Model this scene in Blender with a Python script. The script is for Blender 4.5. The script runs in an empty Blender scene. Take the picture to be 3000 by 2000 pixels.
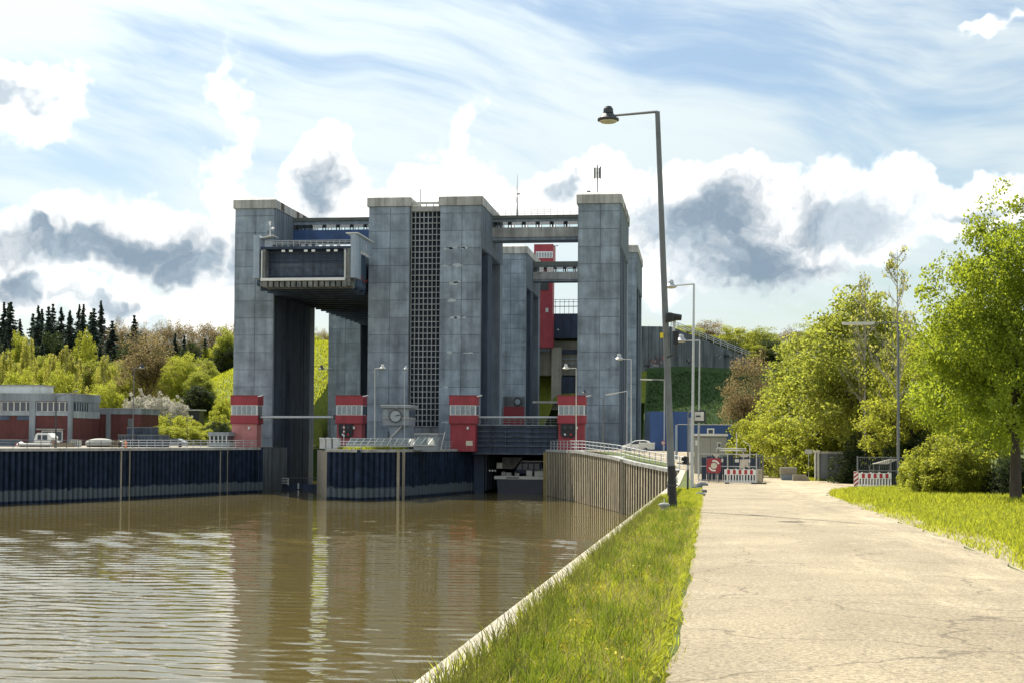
import bpy, math, random
import numpy as np
from mathutils import Vector, Matrix
random.seed(7)
NR = np.random.default_rng(11)
R = math.radians
sc = bpy.context.scene
COL = sc.collection

# ------------------------------------------------------------------ camera
FPX, PPX, PPY = 4100.0, 1500.0, 1178.0          # focal length and principal point in photo pixels (3000 x 2000)
EYE = Vector((0, 0, 1.55))
PSI, PIT, ROL = 0.132774, 0.025114, R(.42)
_f = Vector((-math.sin(PSI) * math.cos(PIT), math.cos(PSI) * math.cos(PIT), math.sin(PIT)))
_r = Vector((math.cos(PSI), math.sin(PSI), 0)); _u = _r.cross(_f)
CR = _r * math.cos(ROL) + _u * math.sin(ROL); CU = _u * math.cos(ROL) - _r * math.sin(ROL); CF = _f
cam = bpy.data.cameras.new('camera'); camo = bpy.data.objects.new('camera', cam); COL.objects.link(camo)
cam.sensor_width = 36; cam.lens = FPX / 3000 * 36; cam.shift_y = (PPY - 1000) / 3000
cam.clip_start = .3; cam.clip_end = 6000
camo.matrix_world = Matrix(((CR.x, CU.x, -CF.x, EYE.x), (CR.y, CU.y, -CF.y, EYE.y), (CR.z, CU.z, -CF.z, EYE.z), (0, 0, 0, 1)))
sc.camera = camo
def ray(px, py): return CR * ((px - PPX) / FPX) - CU * ((py - PPY) / FPX) + CF
def at(px, py, Y):                               # photo pixel + distance along the lock axis -> point
    d = ray(px, py); return EYE + d * (Y / d.y)
def atz(px, py, z):                              # photo pixel + height -> point
    d = ray(px, py); return EYE + d * ((z - EYE.z) / d.z)

# ------------------------------------------------------------------ sun, sky, exposure
SUN_EL = R(51); SUN_AZ = math.atan2(-.53, .85)   # azimuth from +Y towards +X
sd = Vector((math.sin(SUN_AZ) * math.cos(SUN_EL), math.cos(SUN_AZ) * math.cos(SUN_EL), math.sin(SUN_EL)))
sl = bpy.data.lights.new('sun', 'SUN'); sl.energy = 4.6; sl.angle = R(.53); sl.color = (1, .93, .80)
so = bpy.data.objects.new('sun', sl); COL.objects.link(so); so.rotation_euler = sd.to_track_quat('Z', 'Y').to_euler()
sc.view_settings.view_transform = 'Standard'; sc.view_settings.look = 'None'
sc.view_settings.gamma = 1; sc.view_settings.use_curve_mapping = False
sc.view_settings.exposure = 0.66
WATER = -7.85

def sky():
    w = bpy.data.worlds.new('World'); sc.world = w; w.use_nodes = True
    nt = w.node_tree; N = nt.nodes; L = nt.links; N.clear()
    def node(t, **k):
        n = N.new(t)
        for a, b in k.items(): setattr(n, a, b)
        return n
    def put(sock, v):
        if isinstance(v, bpy.types.NodeSocket): L.new(v, sock)
        else: sock.default_value = v
    def m(op, a, b=0.0, c=None, clamp=False):
        n = node('ShaderNodeMath', operation=op, use_clamp=clamp); put(n.inputs[0], a); put(n.inputs[1], b)
        if c is not None: put(n.inputs[2], c)
        return n.outputs[0]
    def vm(op, a, b):
        n = node('ShaderNodeVectorMath', operation=op); put(n.inputs[0], a); put(n.inputs[1], b)
        return n.outputs[0]
    def comb(x, y, z=0.0):
        n = node('ShaderNodeCombineXYZ'); put(n.inputs[0], x); put(n.inputs[1], y); put(n.inputs[2], z); return n.outputs[0]
    def noise(v, s, d=6, r=.55):
        n = node('ShaderNodeTexNoise', noise_dimensions='2D'); put(n.inputs['Vector'], v); n.inputs['Scale'].default_value = s
        n.inputs['Detail'].default_value = d; n.inputs['Roughness'].default_value = r; return n
    def step(x, a, b):
        n = node('ShaderNodeMapRange', interpolation_type='SMOOTHSTEP'); put(n.inputs[0], x)
        n.inputs[1].default_value = a; n.inputs[2].default_value = b; return n.outputs[0]
    def mix(f, a, b):
        n = node('ShaderNodeMix', data_type='RGBA'); put(n.inputs[0], f); put(n.inputs[6], a); put(n.inputs[7], b); return n.outputs[2]
    tc = node('ShaderNodeTexCoord').outputs['Generated']
    sp = node('ShaderNodeSeparateXYZ'); L.new(vm('NORMALIZE', tc, (0, 0, 0)), sp.inputs[0])
    u = m('ARCTAN2', sp.outputs[0], sp.outputs[1]); v = m('ARCSINE', sp.outputs[2])
    uv = comb(u, v)
    def cen(px, py):
        d = ray(px, py).normalized(); return math.atan2(d.x, d.y), math.asin(d.z)
    wn = noise(uv, 13, 4, .65).outputs['Color']
    warp = vm('ADD', uv, vm('MULTIPLY', vm('SUBTRACT', wn, (.5, .5, .5)), (.085, .07, 0)))
    wn2 = noise(uv, 5, 2, .5).outputs['Color']
    soft = vm('ADD', uv, vm('MULTIPLY', vm('SUBTRACT', wn2, (.5, .5, .5)), (.09, .05, 0)))
    def blob(px, py, rx, ry, rot=0.0, src=None):
        c = cen(px, py); n = node('ShaderNodeMapping', vector_type='TEXTURE'); put(n.inputs[0], warp if src is None else src)
        n.inputs['Location'].default_value = (c[0], c[1], 0); n.inputs['Rotation'].default_value = (0, 0, R(rot)); n.inputs['Scale'].default_value = (rx / FPX, ry / FPX, 1)
        g = node('ShaderNodeTexGradient', gradient_type='SPHERICAL'); L.new(n.outputs[0], g.inputs[0])
        return g.outputs['Fac']
    def blobs(lst, src=None):
        o = None
        for b in lst:
            k = b[4] if len(b) > 4 else 0; x = blob(*b[:4], k, src); wgt = b[5] if len(b) > 5 else 1
            if wgt != 1: x = m('MULTIPLY', x, wgt)
            o = x if o is None else m('MAXIMUM', o, x)
        return o
    fb = noise(warp, 26, 6, .68).outputs['Fac']
    # sky base
    s = node('ShaderNodeTexSky', sky_type='NISHITA'); s.sun_disc = False; s.sun_elevation = SUN_EL; s.sun_rotation = SUN_AZ
    s.air_density = 1.3; s.dust_density = .6; s.ozone_density = 2.0
    base = node('ShaderNodeVectorMath', operation='SCALE'); L.new(s.outputs[0], base.inputs[0]); base.inputs[3].default_value = .070
    # cirrus veil: long soft streaks
    rt = node('ShaderNodeVectorRotate', rotation_type='Z_AXIS'); put(rt.inputs['Vector'], soft); rt.inputs['Angle'].default_value = R(13)
    st = noise(vm('MULTIPLY', rt.outputs[0], (2.6, 15, 1)), 1.6, 5, .6).outputs['Fac']
    st2 = noise(vm('MULTIPLY', rt.outputs[0], (5, 34, 1)), 1.3, 4, .6).outputs['Fac']
    veil = m('ADD', m('MULTIPLY', m('SUBTRACT', st, .5), 1.9), m('ADD', m('MULTIPLY', m('SUBTRACT', st2, .5), .6), .66))
    gaps = blobs([(2250, 200, 1000, 170, -13, .62), (2750, 330, 700, 200, -10, .60), (2900, 60, 500, 130, 0, .45), (150, 500, 620, 85, -6, .85), (2700, 690, 500, 160, 0, .15), (900, 190, 900, 45, -9, .30), (500, 110, 420, 40, -4, .3), (300, 330, 500, 50, -8, .25)], soft)
    gaps2 = blobs([(2150, 850, 700, 170, 0, .22), (150, 880, 700, 120, 0, .1)], soft)
    brt = blobs([(150, 20, 620, 130, 0, .6), (1200, 640, 2200, 170, -2, .5), (1500, 380, 1500, 120, -14, .3), (700, 420, 900, 60, -6, .3)], soft)
    veil = m('SUBTRACT', m('ADD', veil, brt), m('ADD', gaps, gaps2))
    # keep the veil going round the whole sky, a little thinner overhead
    hz = step(v, .55, 1.2)
    veil = m('SUBTRACT', veil, m('MULTIPLY', hz, .25))
    veil = step(veil, .02, 1.0)
    dt = node('ShaderNodeVectorMath', operation='DOT_PRODUCT'); L.new(vm('NORMALIZE', tc, (0, 0, 0)), dt.inputs[0]); dt.inputs[1].default_value = sd
    dd = m('MAXIMUM', dt.outputs['Value'], 0.0); glow = m('ADD', m('MULTIPLY', m('POWER', dd, 7.0), 1.1), m('MULTIPLY', m('POWER', dd, 40.0), 3.0))   # thin cloud scatters the sunlight forward
    vc = node('ShaderNodeVectorMath', operation='SCALE'); vc.inputs[0].default_value = (.50, .56, .575); L.new(m('ADD', glow, 1.0), vc.inputs[3])
    c1 = mix(m('MULTIPLY', veil, .95), base.outputs[0], vc.outputs[0])
    # cumulus
    lst = [(260, 700, 370, 150), (120, 760, 280, 90), (470, 740, 200, 110), (60, 850, 130, 100), (330, 890, 240, 70), (690, 700, 130, 170), (640, 880, 160, 150),
           (685, 400, 70, 240, 3, .36), (700, 230, 55, 130, -6, .26), (950, 540, 150, 160), (1080, 610, 170, 90), (820, 640, 120, 70), (1345, 440, 60, 140, -28, .34), (1270, 560, 200, 80),
           (1720, 560, 260, 110), (2020, 560, 330, 120), (2080, 690, 300, 200), (2480, 640, 330, 170), (2830, 600, 260, 110), (1930, 750, 160, 170), (2300, 760, 330, 140, 0, .7),
           (90, 300, 150, 130), (40, 230, 100, 90), (2915, 75, 90, 40, 20, .42), (1560, 600, 200, 70)]
    cum = blobs(lst)
    den = m('ADD', cum, m('MULTIPLY', m('MULTIPLY', m('SUBTRACT', fb, .5), .62), m('MULTIPLY', cum, 7.0, clamp=True)))
    # the same kind of cloud bank all round the horizon outside the view
    band = m('MULTIPLY', step(v, -.02, .06), m('SUBTRACT', 1.0, step(v, .14, .42)))
    away = step(m('ABSOLUTE', m('ADD', u, .12)), .45, .75)
    gen = noise(vm('MULTIPLY', warp, (1, 1.8, 1)), 4.5, 5, .58).outputs['Fac']
    den2 = m('MULTIPLY', m('MULTIPLY', band, away), m('MULTIPLY', m('SUBTRACT', gen, .43), 5.0))
    den = m('MAXIMUM', den, den2)
    cov = step(den, .02, .40)
    dk = blobs([(290, 720, 430, 120), (500, 765, 190, 100), (960, 570, 130, 135), (2030, 640, 330, 170), (2170, 770, 330, 190), (2490, 650, 350, 150), (2380, 800, 420, 120, 0, .6), (45, 270, 120, 50), (70, 850, 120, 80), (110, 665, 110, 60), (300, 890, 180, 50), (650, 790, 90, 130), (2840, 610, 220, 50, 0, .8), (1650, 540, 60, 60, 0, .7)])
    fb2 = noise(warp, 20, 5, .65).outputs['Fac']
    core = m('ADD', m('MULTIPLY', dk, 2.3), m('MULTIPLY', m('SUBTRACT', fb2, .5), 1.25))
    fb3 = noise(warp, 60, 5, .7).outputs['Fac']; core = m('ADD', core, m('MULTIPLY', m('SUBTRACT', fb3, .5), .9))
    core = m('MAXIMUM', step(core, -.35, 1.75), m('MULTIPLY', step(den2, .5, 1.6), .8))
    cc = mix(core, (1.08, 1.05, 1.0, 1), mix(step(noise(warp, 11, 6, .62).outputs['Fac'], .34, .66), (.165, .225, .29, 1), (.40, .46, .51, 1)))
    c2 = mix(m('MULTIPLY', cov, .95), c1, cc)
    bg = node('ShaderNodeBackground'); L.new(c2, bg.inputs[0]); bg.inputs[1].default_value = 1.0
    out = node('ShaderNodeOutputWorld'); L.new(bg.outputs[0], out.inputs[0])
sky()
sc.world.cycles.sampling_method = 'MANUAL'; sc.world.cycles.sample_map_resolution = 512
sc.cycles.max_bounces = 6; sc.cycles.diffuse_bounces = 3; sc.cycles.glossy_bounces = 2; sc.cycles.transparent_max_bounces = 6; sc.cycles.caustics_reflective = False; sc.cycles.caustics_refractive = False

# ------------------------------------------------------------------ materials
MATS = {}
def mat(name, col, rough=.8, var=.2, scale=.6, streak=0., bump=0., bscale=6., metal=0., spec=.4, rnd=0., trans=None, stain=None, obj=False, coat=0.):
    """Weathered surface: colour x large noise x vertical streaks x per-object tone; fine bump."""
    if name in MATS: return MATS[name]
    M = bpy.data.materials.new(name); M.use_nodes = True; nt = M.node_tree; N = nt.nodes; L = nt.links
    b = N['Principled BSDF']; b.inputs['Roughness'].default_value = rough; b.inputs['Metallic'].default_value = metal
    b.inputs['Specular IOR Level'].default_value = spec; b.inputs['Coat Weight'].default_value = coat
    tcn = N.new('ShaderNodeTexCoord') if obj else N.new('ShaderNodeNewGeometry')
    P = tcn.outputs['Object'] if obj else tcn.outputs['Position']
    def nz(v, s, d=5, r=.6):
        n = N.new('ShaderNodeTexNoise'); L.new(v, n.inputs['Vector']); n.inputs['Scale'].default_value = s; n.inputs['Detail'].default_value = d; n.inputs['Roughness'].default_value = r
        return n.outputs['Fac']
    def rg(f, a, b_, lo, hi):
        n = N.new('ShaderNodeMapRange'); L.new(f, n.inputs[0]); n.inputs[1].default_value = a; n.inputs[2].default_value = b_; n.inputs[3].default_value = lo; n.inputs[4].default_value = hi
        return n.outputs[0]
    def mul(a, b_):
        n = N.new('ShaderNodeMath'); n.operation = 'MULTIPLY'; L.new(a, n.inputs[0]); L.new(b_, n.inputs[1]); return n.outputs[0]
    k = rg(nz(P, scale), .25, .75, 1 - var, 1 + var)
    if streak:
        mp = N.new('ShaderNodeVectorMath'); mp.operation = 'MULTIPLY'; L.new(P, mp.inputs[0]); mp.inputs[1].default_value = (.8, .8, .06)
        k = mul(k, rg(nz(mp.outputs[0], 1.0, 4), .35, .7, 1.0 + streak * .35, 1 - streak))
    if rnd:
        oi = N.new('ShaderNodeObjectInfo'); k = mul(k, rg(oi.outputs['Random'], 0, 1, 1 - rnd, 1 + rnd))
    vs = N.new('ShaderNodeVectorMath'); vs.operation = 'SCALE'; vs.inputs[0].default_value = col; L.new(k, vs.inputs[3])
    c = vs.outputs[0]
    if stain:
        mx = N.new('ShaderNodeMix'); mx.data_type = 'RGBA'; L.new(rg(nz(P, stain[1], 6, .65), stain[2], stain[2] + .12, 0, stain[3] if len(stain) > 3 else .8), mx.inputs[0]); L.new(c, mx.inputs[6]); mx.inputs[7].default_value = (*stain[0], 1); c = mx.outputs[2]
    L.new(c, b.inputs['Base Color'])
    if bump:
        bn = N.new('ShaderNodeBump'); bn.inputs['Strength'].default_value = bump; bn.inputs['Distance'].default_value = .05; L.new(nz(P, bscale, 6), bn.inputs['Height']); L.new(bn.outputs[0], b.inputs['Normal'])
    if trans:
        t = N.new('ShaderNodeBsdfTranslucent'); vt = N.new('ShaderNodeVectorMath'); vt.operation = 'SCALE'; vt.inputs[0].default_value = trans; L.new(k, vt.inputs[3]); L.new(vt.outputs[0], t.inputs[0])
        ms = N.new('ShaderNodeMixShader'); ms.inputs[0].default_value = .58; L.new(b.outputs[0], ms.inputs[1]); L.new(t.outputs[0], ms.inputs[2]); L.new(ms.outputs[0], N['Material Output'].inputs[0])
    MATS[name] = M
    return M
def flat(name, col, rough=.5, **k): return mat(name, col, rough, var=.08, scale=2, **k)
CONC = mat('concrete_panel', (.27, .322, .378), .88, .38, .35, .34, .25, 3, rnd=.12, stain=((.46, .49, .50), .55, .64, .5))
CONC2 = mat('concrete_plain', (.25, .295, .345), .88, .2, .3, .35, .2, 3)
CONCL = mat('concrete_light', (.42, .42, .40), .85, .2, .5, .35, .2, 4, stain=((.2, .2, .18), .8, .6, .5))
CONCD = mat('concrete_stained', (.17, .19, .21), .9, .25, .25, .6, .2, 3)
JOINT = flat('joint_dark', (.05, .055, .06), .9)
CAP = mat('cap_cladding', (.46, .45, .42), .7, .14, .5, .45, rnd=.04)
RIB = mat('ribbed_cladding', (.20, .24, .28), .7, .15, .5, .3)
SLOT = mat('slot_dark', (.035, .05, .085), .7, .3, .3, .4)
STEELB = mat('steel_navy', (.030, .050, .095), .55, .35, .5, .4, spec=.4)
STEELB2 = mat('steel_navy_weathered', (.075, .095, .13), .7, .5, .7, .5, stain=((.17, .16, .14), .6, .56, .6))
TROUGHSIDE = mat('trough_blue', (.07, .11, .17), .6, .3, .4, .4, stain=((.16, .15, .14), .5, .58, .5))
PALEB = mat('pale_blue_panel', (.36, .43, .52), .6, .12, .6, .3)
PILE = mat('sheet_pile', (.016, .030, .062), .7, .5, .8, .5, .15, 5, spec=.2, stain=((.06, .065, .07), .7, .62, .5))
PILER = mat('sheet_pile_shade_brown', (.10, .085, .065), .8, .4, .9, .5, .2, 5, stain=((.24, .20, .14), 1.2, .60, .6))  # dark brown puts the shade of pans and webs into the colour
def tidemark(M, z0, h, col):                       # pale lime band left by the changing water level
    nt = M.node_tree; N = nt.nodes; L = nt.links; b = N['Principled BSDF']; src = b.inputs['Base Color'].links[0].from_socket; g = N.new('ShaderNodeNewGeometry'); s = N.new('ShaderNodeSeparateXYZ'); L.new(g.outputs['Position'], s.inputs[0])
    n = N.new('ShaderNodeTexNoise'); L.new(g.outputs['Position'], n.inputs['Vector']); n.inputs['Scale'].default_value = .9; n.inputs['Detail'].default_value = 5
    a = N.new('ShaderNodeMath'); a.operation = 'MULTIPLY_ADD'; L.new(n.outputs['Fac'], a.inputs[0]); a.inputs[1].default_value = -1.1; L.new(s.outputs[2], a.inputs[2])
    r1 = N.new('ShaderNodeMapRange'); L.new(a.outputs[0], r1.inputs[0]); r1.inputs[1].default_value = z0 + h - .6; r1.inputs[2].default_value = z0 + h - .35; r1.inputs[3].default_value = .75; r1.inputs[4].default_value = 0
    r2 = N.new('ShaderNodeMapRange'); L.new(s.outputs[2], r2.inputs[0]); r2.inputs[1].default_value = z0 + .25; r2.inputs[2].default_value = z0 + .45
    mu = N.new('ShaderNodeMath'); mu.operation = 'MULTIPLY'; L.new(r1.outputs[0], mu.inputs[0]); L.new(r2.outputs[0], mu.inputs[1])
    mx = N.new('ShaderNodeMix'); mx.data_type = 'RGBA'; L.new(mu.outputs[0], mx.inputs[0]); L.new(src, mx.inputs[6]); mx.inputs[7].default_value = (*col, 1); L.new(mx.outputs[2], b.inputs['Base Color'])
tidemark(PILE, WATER, 1.7, (.15, .18, .20))
PALEF = mat('flange_sun_pale', (.56, .48, .34), .75, .3, 1.1, .5, .2, 6, stain=((.30, .25, .17), 1.4, .60, .6))  # pale cream paints the sunlight on the flange fronts
RED = mat('red_panel', (.34, .045, .060), .55, .14, .7, .2)
REDF = mat('red_faded', (.50, .21, .20), .75, .2, .5, .15, stain=((.40, .08, .09), .35, .55, .7))
REDD = mat('red_dark', (.22, .03, .045), .6, .15, .6)
WHITE = flat('white_paint', (.78, .78, .76), .5)
OFFW = mat('offwhite', (.62, .62, .58), .6, .15, 1.)
GALV = mat('galvanised', (.50, .52, .53), .42, .15, 3, metal=.35)
GREYP = mat('grey_pole', (.16, .175, .185), .55, .2, 2, .2)
DARKM = mat('dark_metal', (.045, .05, .055), .5, .2, 2)
BLACK = flat('black', (.012, .014, .017), .45)
BRICK = mat('red_brick', (.13, .045, .042), .85, .2, .8, .2, .2, 12)
BLUE = mat('blue_panel', (.030, .085, .25), .45, .15, .4, .15)
BLUED = mat('blue_dark', (.02, .04, .10), .5, .15, .5)
GREYB = mat('grey_box', (.36, .36, .34), .6, .12, .8, .15)
RUST = mat('rusty_concrete', (.20, .205, .195), .85, .35, 1.2, .5, stain=((.08, .10, .12), 1.0, .5, .8))
GLASS = mat('window_glass', (.03, .05, .075), .08, .2, 1, spec=.5)
PANE = mat('stair_pane', (.016, .024, .045), .35, .3, .8, spec=.15, rnd=.35)
CURT = mat('window_blind', (.27, .32, .35), .3, .3, 3, rnd=.12, spec=.5)
ROOFG = mat('felt_roof', (.28, .28, .26), .8, .2, .5)
YELL = flat('yellow', (.75, .6, .02)); ORNG = flat('orange', (.7, .2, .06))
BARK = mat('bark', (.075, .06, .045), .9, .35, 2, .2, .4, 10)
BARKL = mat('pale_bark', (.36, .34, .30), .85, .3, 2, .2)
def leaf(name, c, t, sc_=.5): return mat(name, c, .55, .38, sc_, trans=t, spec=.3)
LF_LIN = leaf('leaf_linden', (.13, .18, .022), (.43, .50, .04), .9)
LF_MAP = leaf('leaf_maple', (.15, .18, .032), (.44, .47, .07))
LF_YEL = leaf('leaf_spring', (.20, .22, .032), (.50, .52, .06))
LF_BIR = leaf('leaf_birch', (.26, .27, .06), (.58, .55, .12), .3)
LF_BRN = leaf('leaf_bud_brown', (.20, .155, .075), (.30, .23, .10), .3)
LF_CON = leaf('needle_dark', (.05, .075, .058), (.06, .085, .06), .2)
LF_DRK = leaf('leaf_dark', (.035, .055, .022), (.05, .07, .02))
LF_BLO = leaf('blossom', (.62, .60, .52), (.45, .43, .36), .8)
GRASSB = mat('grass_blade', (.185, .205, .022), .5, .6, 5., trans=(.50, .52, .036), spec=.35)
HILLG = mat('hill_grass', (.19, .225, .028), .95, .35, .9, 0, .6, 3, stain=((.10, .12, .02), 2.2, .53, .7))

# ------------------------------------------------------------------ mesh helpers
class MB:
    """Collects shapes in the coordinates of its thing (o = the thing's base) and links them as one mesh."""
    def __init__(s, o=(0, 0, 0)): s.v = []; s.f = []; s.o = Vector(o)
    def add(s, vs, fs):
        n = len(s.v); o = s.o
        s.v += [(p[0] - o.x, p[1] - o.y, p[2] - o.z) for p in vs]; s.f += [tuple(i + n for i in f) for f in fs]; return s
    def box(s, x0, x1, y0, y1, z0, z1):
        if x0 > x1: x0, x1 = x1, x0
        if y0 > y1: y0, y1 = y1, y0
        if z0 > z1: z0, z1 = z1, z0
        return s.add([(x0, y0, z0), (x1, y0, z0), (x1, y1, z0), (x0, y1, z0), (x0, y0, z1), (x1, y0, z1), (x1, y1, z1), (x0, y1, z1)],
                     [(0, 3, 2, 1), (4, 5, 6, 7), (0, 1, 5, 4), (1, 2, 6, 5), (2, 3, 7, 6), (3, 0, 4, 7)])
    def tube(s, a, b, r0, r1=None, n=8, cap=True):
        a = Vector(a); b = Vector(b); r1 = r0 if r1 is None else r1; d = (b - a)
        if d.length < 1e-6: return s
        d.normalize(); p = d.orthogonal().normalized(); q = d.cross(p); vs = []
        for c, r in ((a, r0), (b, r1)):
            for i in range(n):
                t = 2 * math.pi * i / n; vs.append(c + p * (math.cos(t) * r) + q * (math.sin(t) * r))
        fs = [(i, (i + 1) % n, n + (i + 1) % n, n + i) for i in range(n)]
        if cap: fs += [tuple(range(n - 1, -1, -1)), tuple(range(n, 2 * n))]
        return s.add(vs, fs)
    def path(s, pts, r, n=6):
        for a, b in zip(pts, pts[1:]): s.tube(a, b, r, r, n)
        return s
    def bar(s, a, b, w, h):                     # square bar between two points
        a = Vector(a); b = Vector(b); d = (b - a).normalized(); up = Vector((0, 0, 1)) if abs(d.z) < .95 else Vector((0, 1, 0))
        p = d.cross(up).normalized() * (w / 2); q = p.cross(d).normalized() * (h / 2); vs = []
        for c in (a, b): vs += [c - p - q, c + p - q, c + p + q, c - p + q]
        return s.add(vs, [(0, 3, 2, 1), (4, 5, 6, 7), (0, 1, 5, 4), (1, 2, 6, 5), (2, 3, 7, 6), (3, 0, 4, 7)])
    def poly(s, pts, d):                         # closed polygon extruded by the vector d
        n = len(pts); d = Vector(d); vs = [Vector(p) for p in pts]; vs += [p + d for p in vs]
        return s.add(vs, [tuple(range(n - 1, -1, -1)), tuple(range(n, 2 * n))] + [(i, (i + 1) % n, n + (i + 1) % n, n + i) for i in range(n)])
    def lathe(s, c, prof, n=16):                 # profile [(r, z)] turned about the vertical through c
        vs = [(c[0] + r * math.cos(2 * math.pi * i / n), c[1] + r * math.sin(2 * math.pi * i / n), c[2] + z) for r, z in prof for i in range(n)]
        fs = [(k * n + i, k * n + (i + 1) % n, (k + 1) * n + (i + 1) % n, (k + 1) * n + i) for k in range(len(prof) - 1) for i in range(n)]
        fs += [tuple(range(n - 1, -1, -1)), tuple(range((len(prof) - 1) * n, len(prof) * n))]
        return s.add(vs, fs)
    def loft(s, rings, cap=True):
        n = len(rings[0]); vs = [p for r in rings for p in r]
        fs = [(k * n + i, k * n + (i + 1) % n, (k + 1) * n + (i + 1) % n, (k + 1) * n + i) for k in range(len(rings) - 1) for i in range(n)]
        if cap: fs += [tuple(range(n - 1, -1, -1)), tuple(range((len(rings) - 1) * n, len(rings) * n))]
        return s.add(vs, fs)
    def mesh(s, name, m, smooth=False):
        me = bpy.data.meshes.new(name); me.from_pydata(s.v, [], s.f); me.materials.append(m)
        if smooth: me.polygons.foreach_set('use_smooth', [True] * len(me.polygons))
        return me
    def build(s, name, m, parent=None, smooth=False):
        return link(name, s.mesh(name, m, smooth), parent)
def link(name, data, parent=None, loc=None):
    o = bpy.data.objects.new(name, data); COL.objects.link(o); o.parent = parent
    if loc is not None: o.location = loc
    return o
def tag(o, label=None, cat=None, group=None, kind=None):
    if label: o['label'] = label
    if cat: o['category'] = cat
    if group: o['group'] = group
    if kind: o['kind'] = kind
    return o
def thing(name, label, cat, loc=(0, 0, 0), rz=0., group=None, scale=None):
    o = link(name, None, None, loc); o.rotation_euler.z = rz
    if scale is not None: o.scale = scale
    return tag(o, label, cat, group)
def copy_tree(o, parent=None):
    c = o.copy(); COL.objects.link(c); c.parent = parent
    for ch in o.children: copy_tree(ch, c)
    return c
def npmesh(name, V, Fq, m):                      # numpy quads / triangles
    me = bpy.data.meshes.new(name); k = Fq.shape[1]
    me.vertices.add(len(V)); me.vertices.foreach_set('co', V.astype(np.float32).ravel())
    me.loops.add(Fq.size); me.loops.foreach_set('vertex_index', Fq.astype(np.int32).ravel())
    me.polygons.add(len(Fq)); me.polygons.foreach_set('loop_start', np.arange(0, Fq.size, k, dtype=np.int32)); me.polygons.foreach_set('loop_total', np.full(len(Fq), k, np.int32))
    me.update(calc_edges=True); me.materials.append(m); return me

# ------------------------------------------------------------------ ground
PTS = [(-60, 1.05), (0, 0), (105, -1.84), (150, -1.9), (196, -.30), (240, -.40), (300, -.4)]
def gz(y):
    for (a, za), (b, zb) in zip(PTS, PTS[1:]):
        if y <= b: t = max(0, (y - a) / (b - a)); return za + (zb - za) * t
    return PTS[-1][1]
def sstep(a, b, x): t = min(1, max(0, (x - a) / (b - a))); return t * t * (3 - 2 * t)
def wob(x, y): return math.sin(x * .071 + 1.3) * math.cos(y * .053) + .5 * math.sin(x * .19 + y * .13)
def land(x, y):
    """Height of the terrain on both sides of the lock."""
    z = gz(y) if x > -20 else -.38
    z += sstep(14, 60, x) * sstep(40, 140, y) * 2.0
    if x > -40:                                   # embankment of the upper canal, right of the towers
        z += min(1, max(0, (y - 333) / 27)) * 19.6 * (1 - sstep(28, 95, x) * .35)
        z += sstep(361, 372, y) * 9 * (1 - sstep(-8, 14, x)) - sstep(362, 385, y) * 4 * sstep(6, 30, x)
    else:
        t = sstep(262, 372, y) if x < -86 else sstep(345, 372, y)
        z += t * 27 * (.22 + .78 * sstep(-150, -104, x)) + sstep(360, 520, y) * 12 * sstep(-90, -160, x)
    if y > 300: z += wob(x, y) * .6
    return z
def sheet(name, ys, xs_of, m, lift=0., zf=None):
    V = []; F = []; n = len(xs_of(ys[0]))
    for y in ys:
        for x in xs_of(y): V.append((x, y, (zf or land)(x, y) + lift))
    for j in range(len(ys) - 1):
        for i in range(n - 1): F.append((j * n + i, j * n + i + 1, (j + 1) * n + i + 1, (j + 1) * n + i))
    me = bpy.data.meshes.new(name); me.from_pydata(V, [], F); me.materials.append(m)
    me.polygons.foreach_set('use_smooth', [True] * len(F))
    return tag(link(name, me), kind='structure')
def interp(tab, y):
    for (a, za), (b, zb) in zip(tab, tab[1:]):
        if y <= b: return za + (zb - za) * max(0, (y - a) / (b - a))
    return tab[-1][1]
# waterlines traced on the photograph and laid on the water plane
LW = [atz(a, b, WATER) for a, b in ((-260, 1492), (0, 1476), (167, 1469.5), (363, 1460), (643, 1445.5), (700, 1442.5), (757, 1440.5))]
IW = [atz(a, b, WATER) for a, b in ((928, 1443), (958, 1460), (1050, 1464), (1150, 1460), (1260, 1451), (1400, 1440))]
RW = [atz(a, b, WATER) for a, b in ((1607, 1450), (1700, 1470), (1800, 1494), (1870, 1512))] + [Vector((-1.95, 152, WATER))]
KX = -1.95                                        # quay face
RB = [(-80, KX), (152, KX)] + [(p.y, p.x) for p in reversed(RW[:-1])] + [(243, -24.5), (243.5, -13.4), (600, -13.4), (600.1, -13.4)]
LB = [(p.y, p.x) for p in LW] + [(243, LW[-1].x), (243.5, -83.4), (600, -83.4)]
YS = list(np.arange(-60, 100, 4)) + list(np.arange(100, 243, 3)) + [243.2, 243.6] + list(np.arange(246, 345, 4)) + [348]
GROUND = mat('ground_grass', (.085, .11, .018), .95, .35, .6, 0, .4, 6, stain=((.14, .13, .06), 1.0, .58, .5))
YARD = mat('yard_gravel', (.30, .27, .22), .9, .2, .8, 0, .3, 9, stain=((.18, .17, .12), .5, .55, .6))
fr = [0, .004, .01, .02, .03, .045, .06, .08, .1, .13, .17, .22, .3, .4, .55, .75, 1.]
sheet('right_bank', YS, lambda y: [interp(RB, y) + .06 + (420) * t for t in fr], GROUND)
sheet('left_bank', YS, lambda y: [interp(LB, y) - .1 - 420 * t for t in fr], GROUND)
sheet('hillside', list(np.arange(348, 420, 5)) + list(np.arange(420, 1500, 40)), lambda y: list(np.linspace(-600, -100, 40)) + list(np.linspace(-96, 60, 40)) + list(np.linspace(70, 500, 20)), HILLG)
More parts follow.
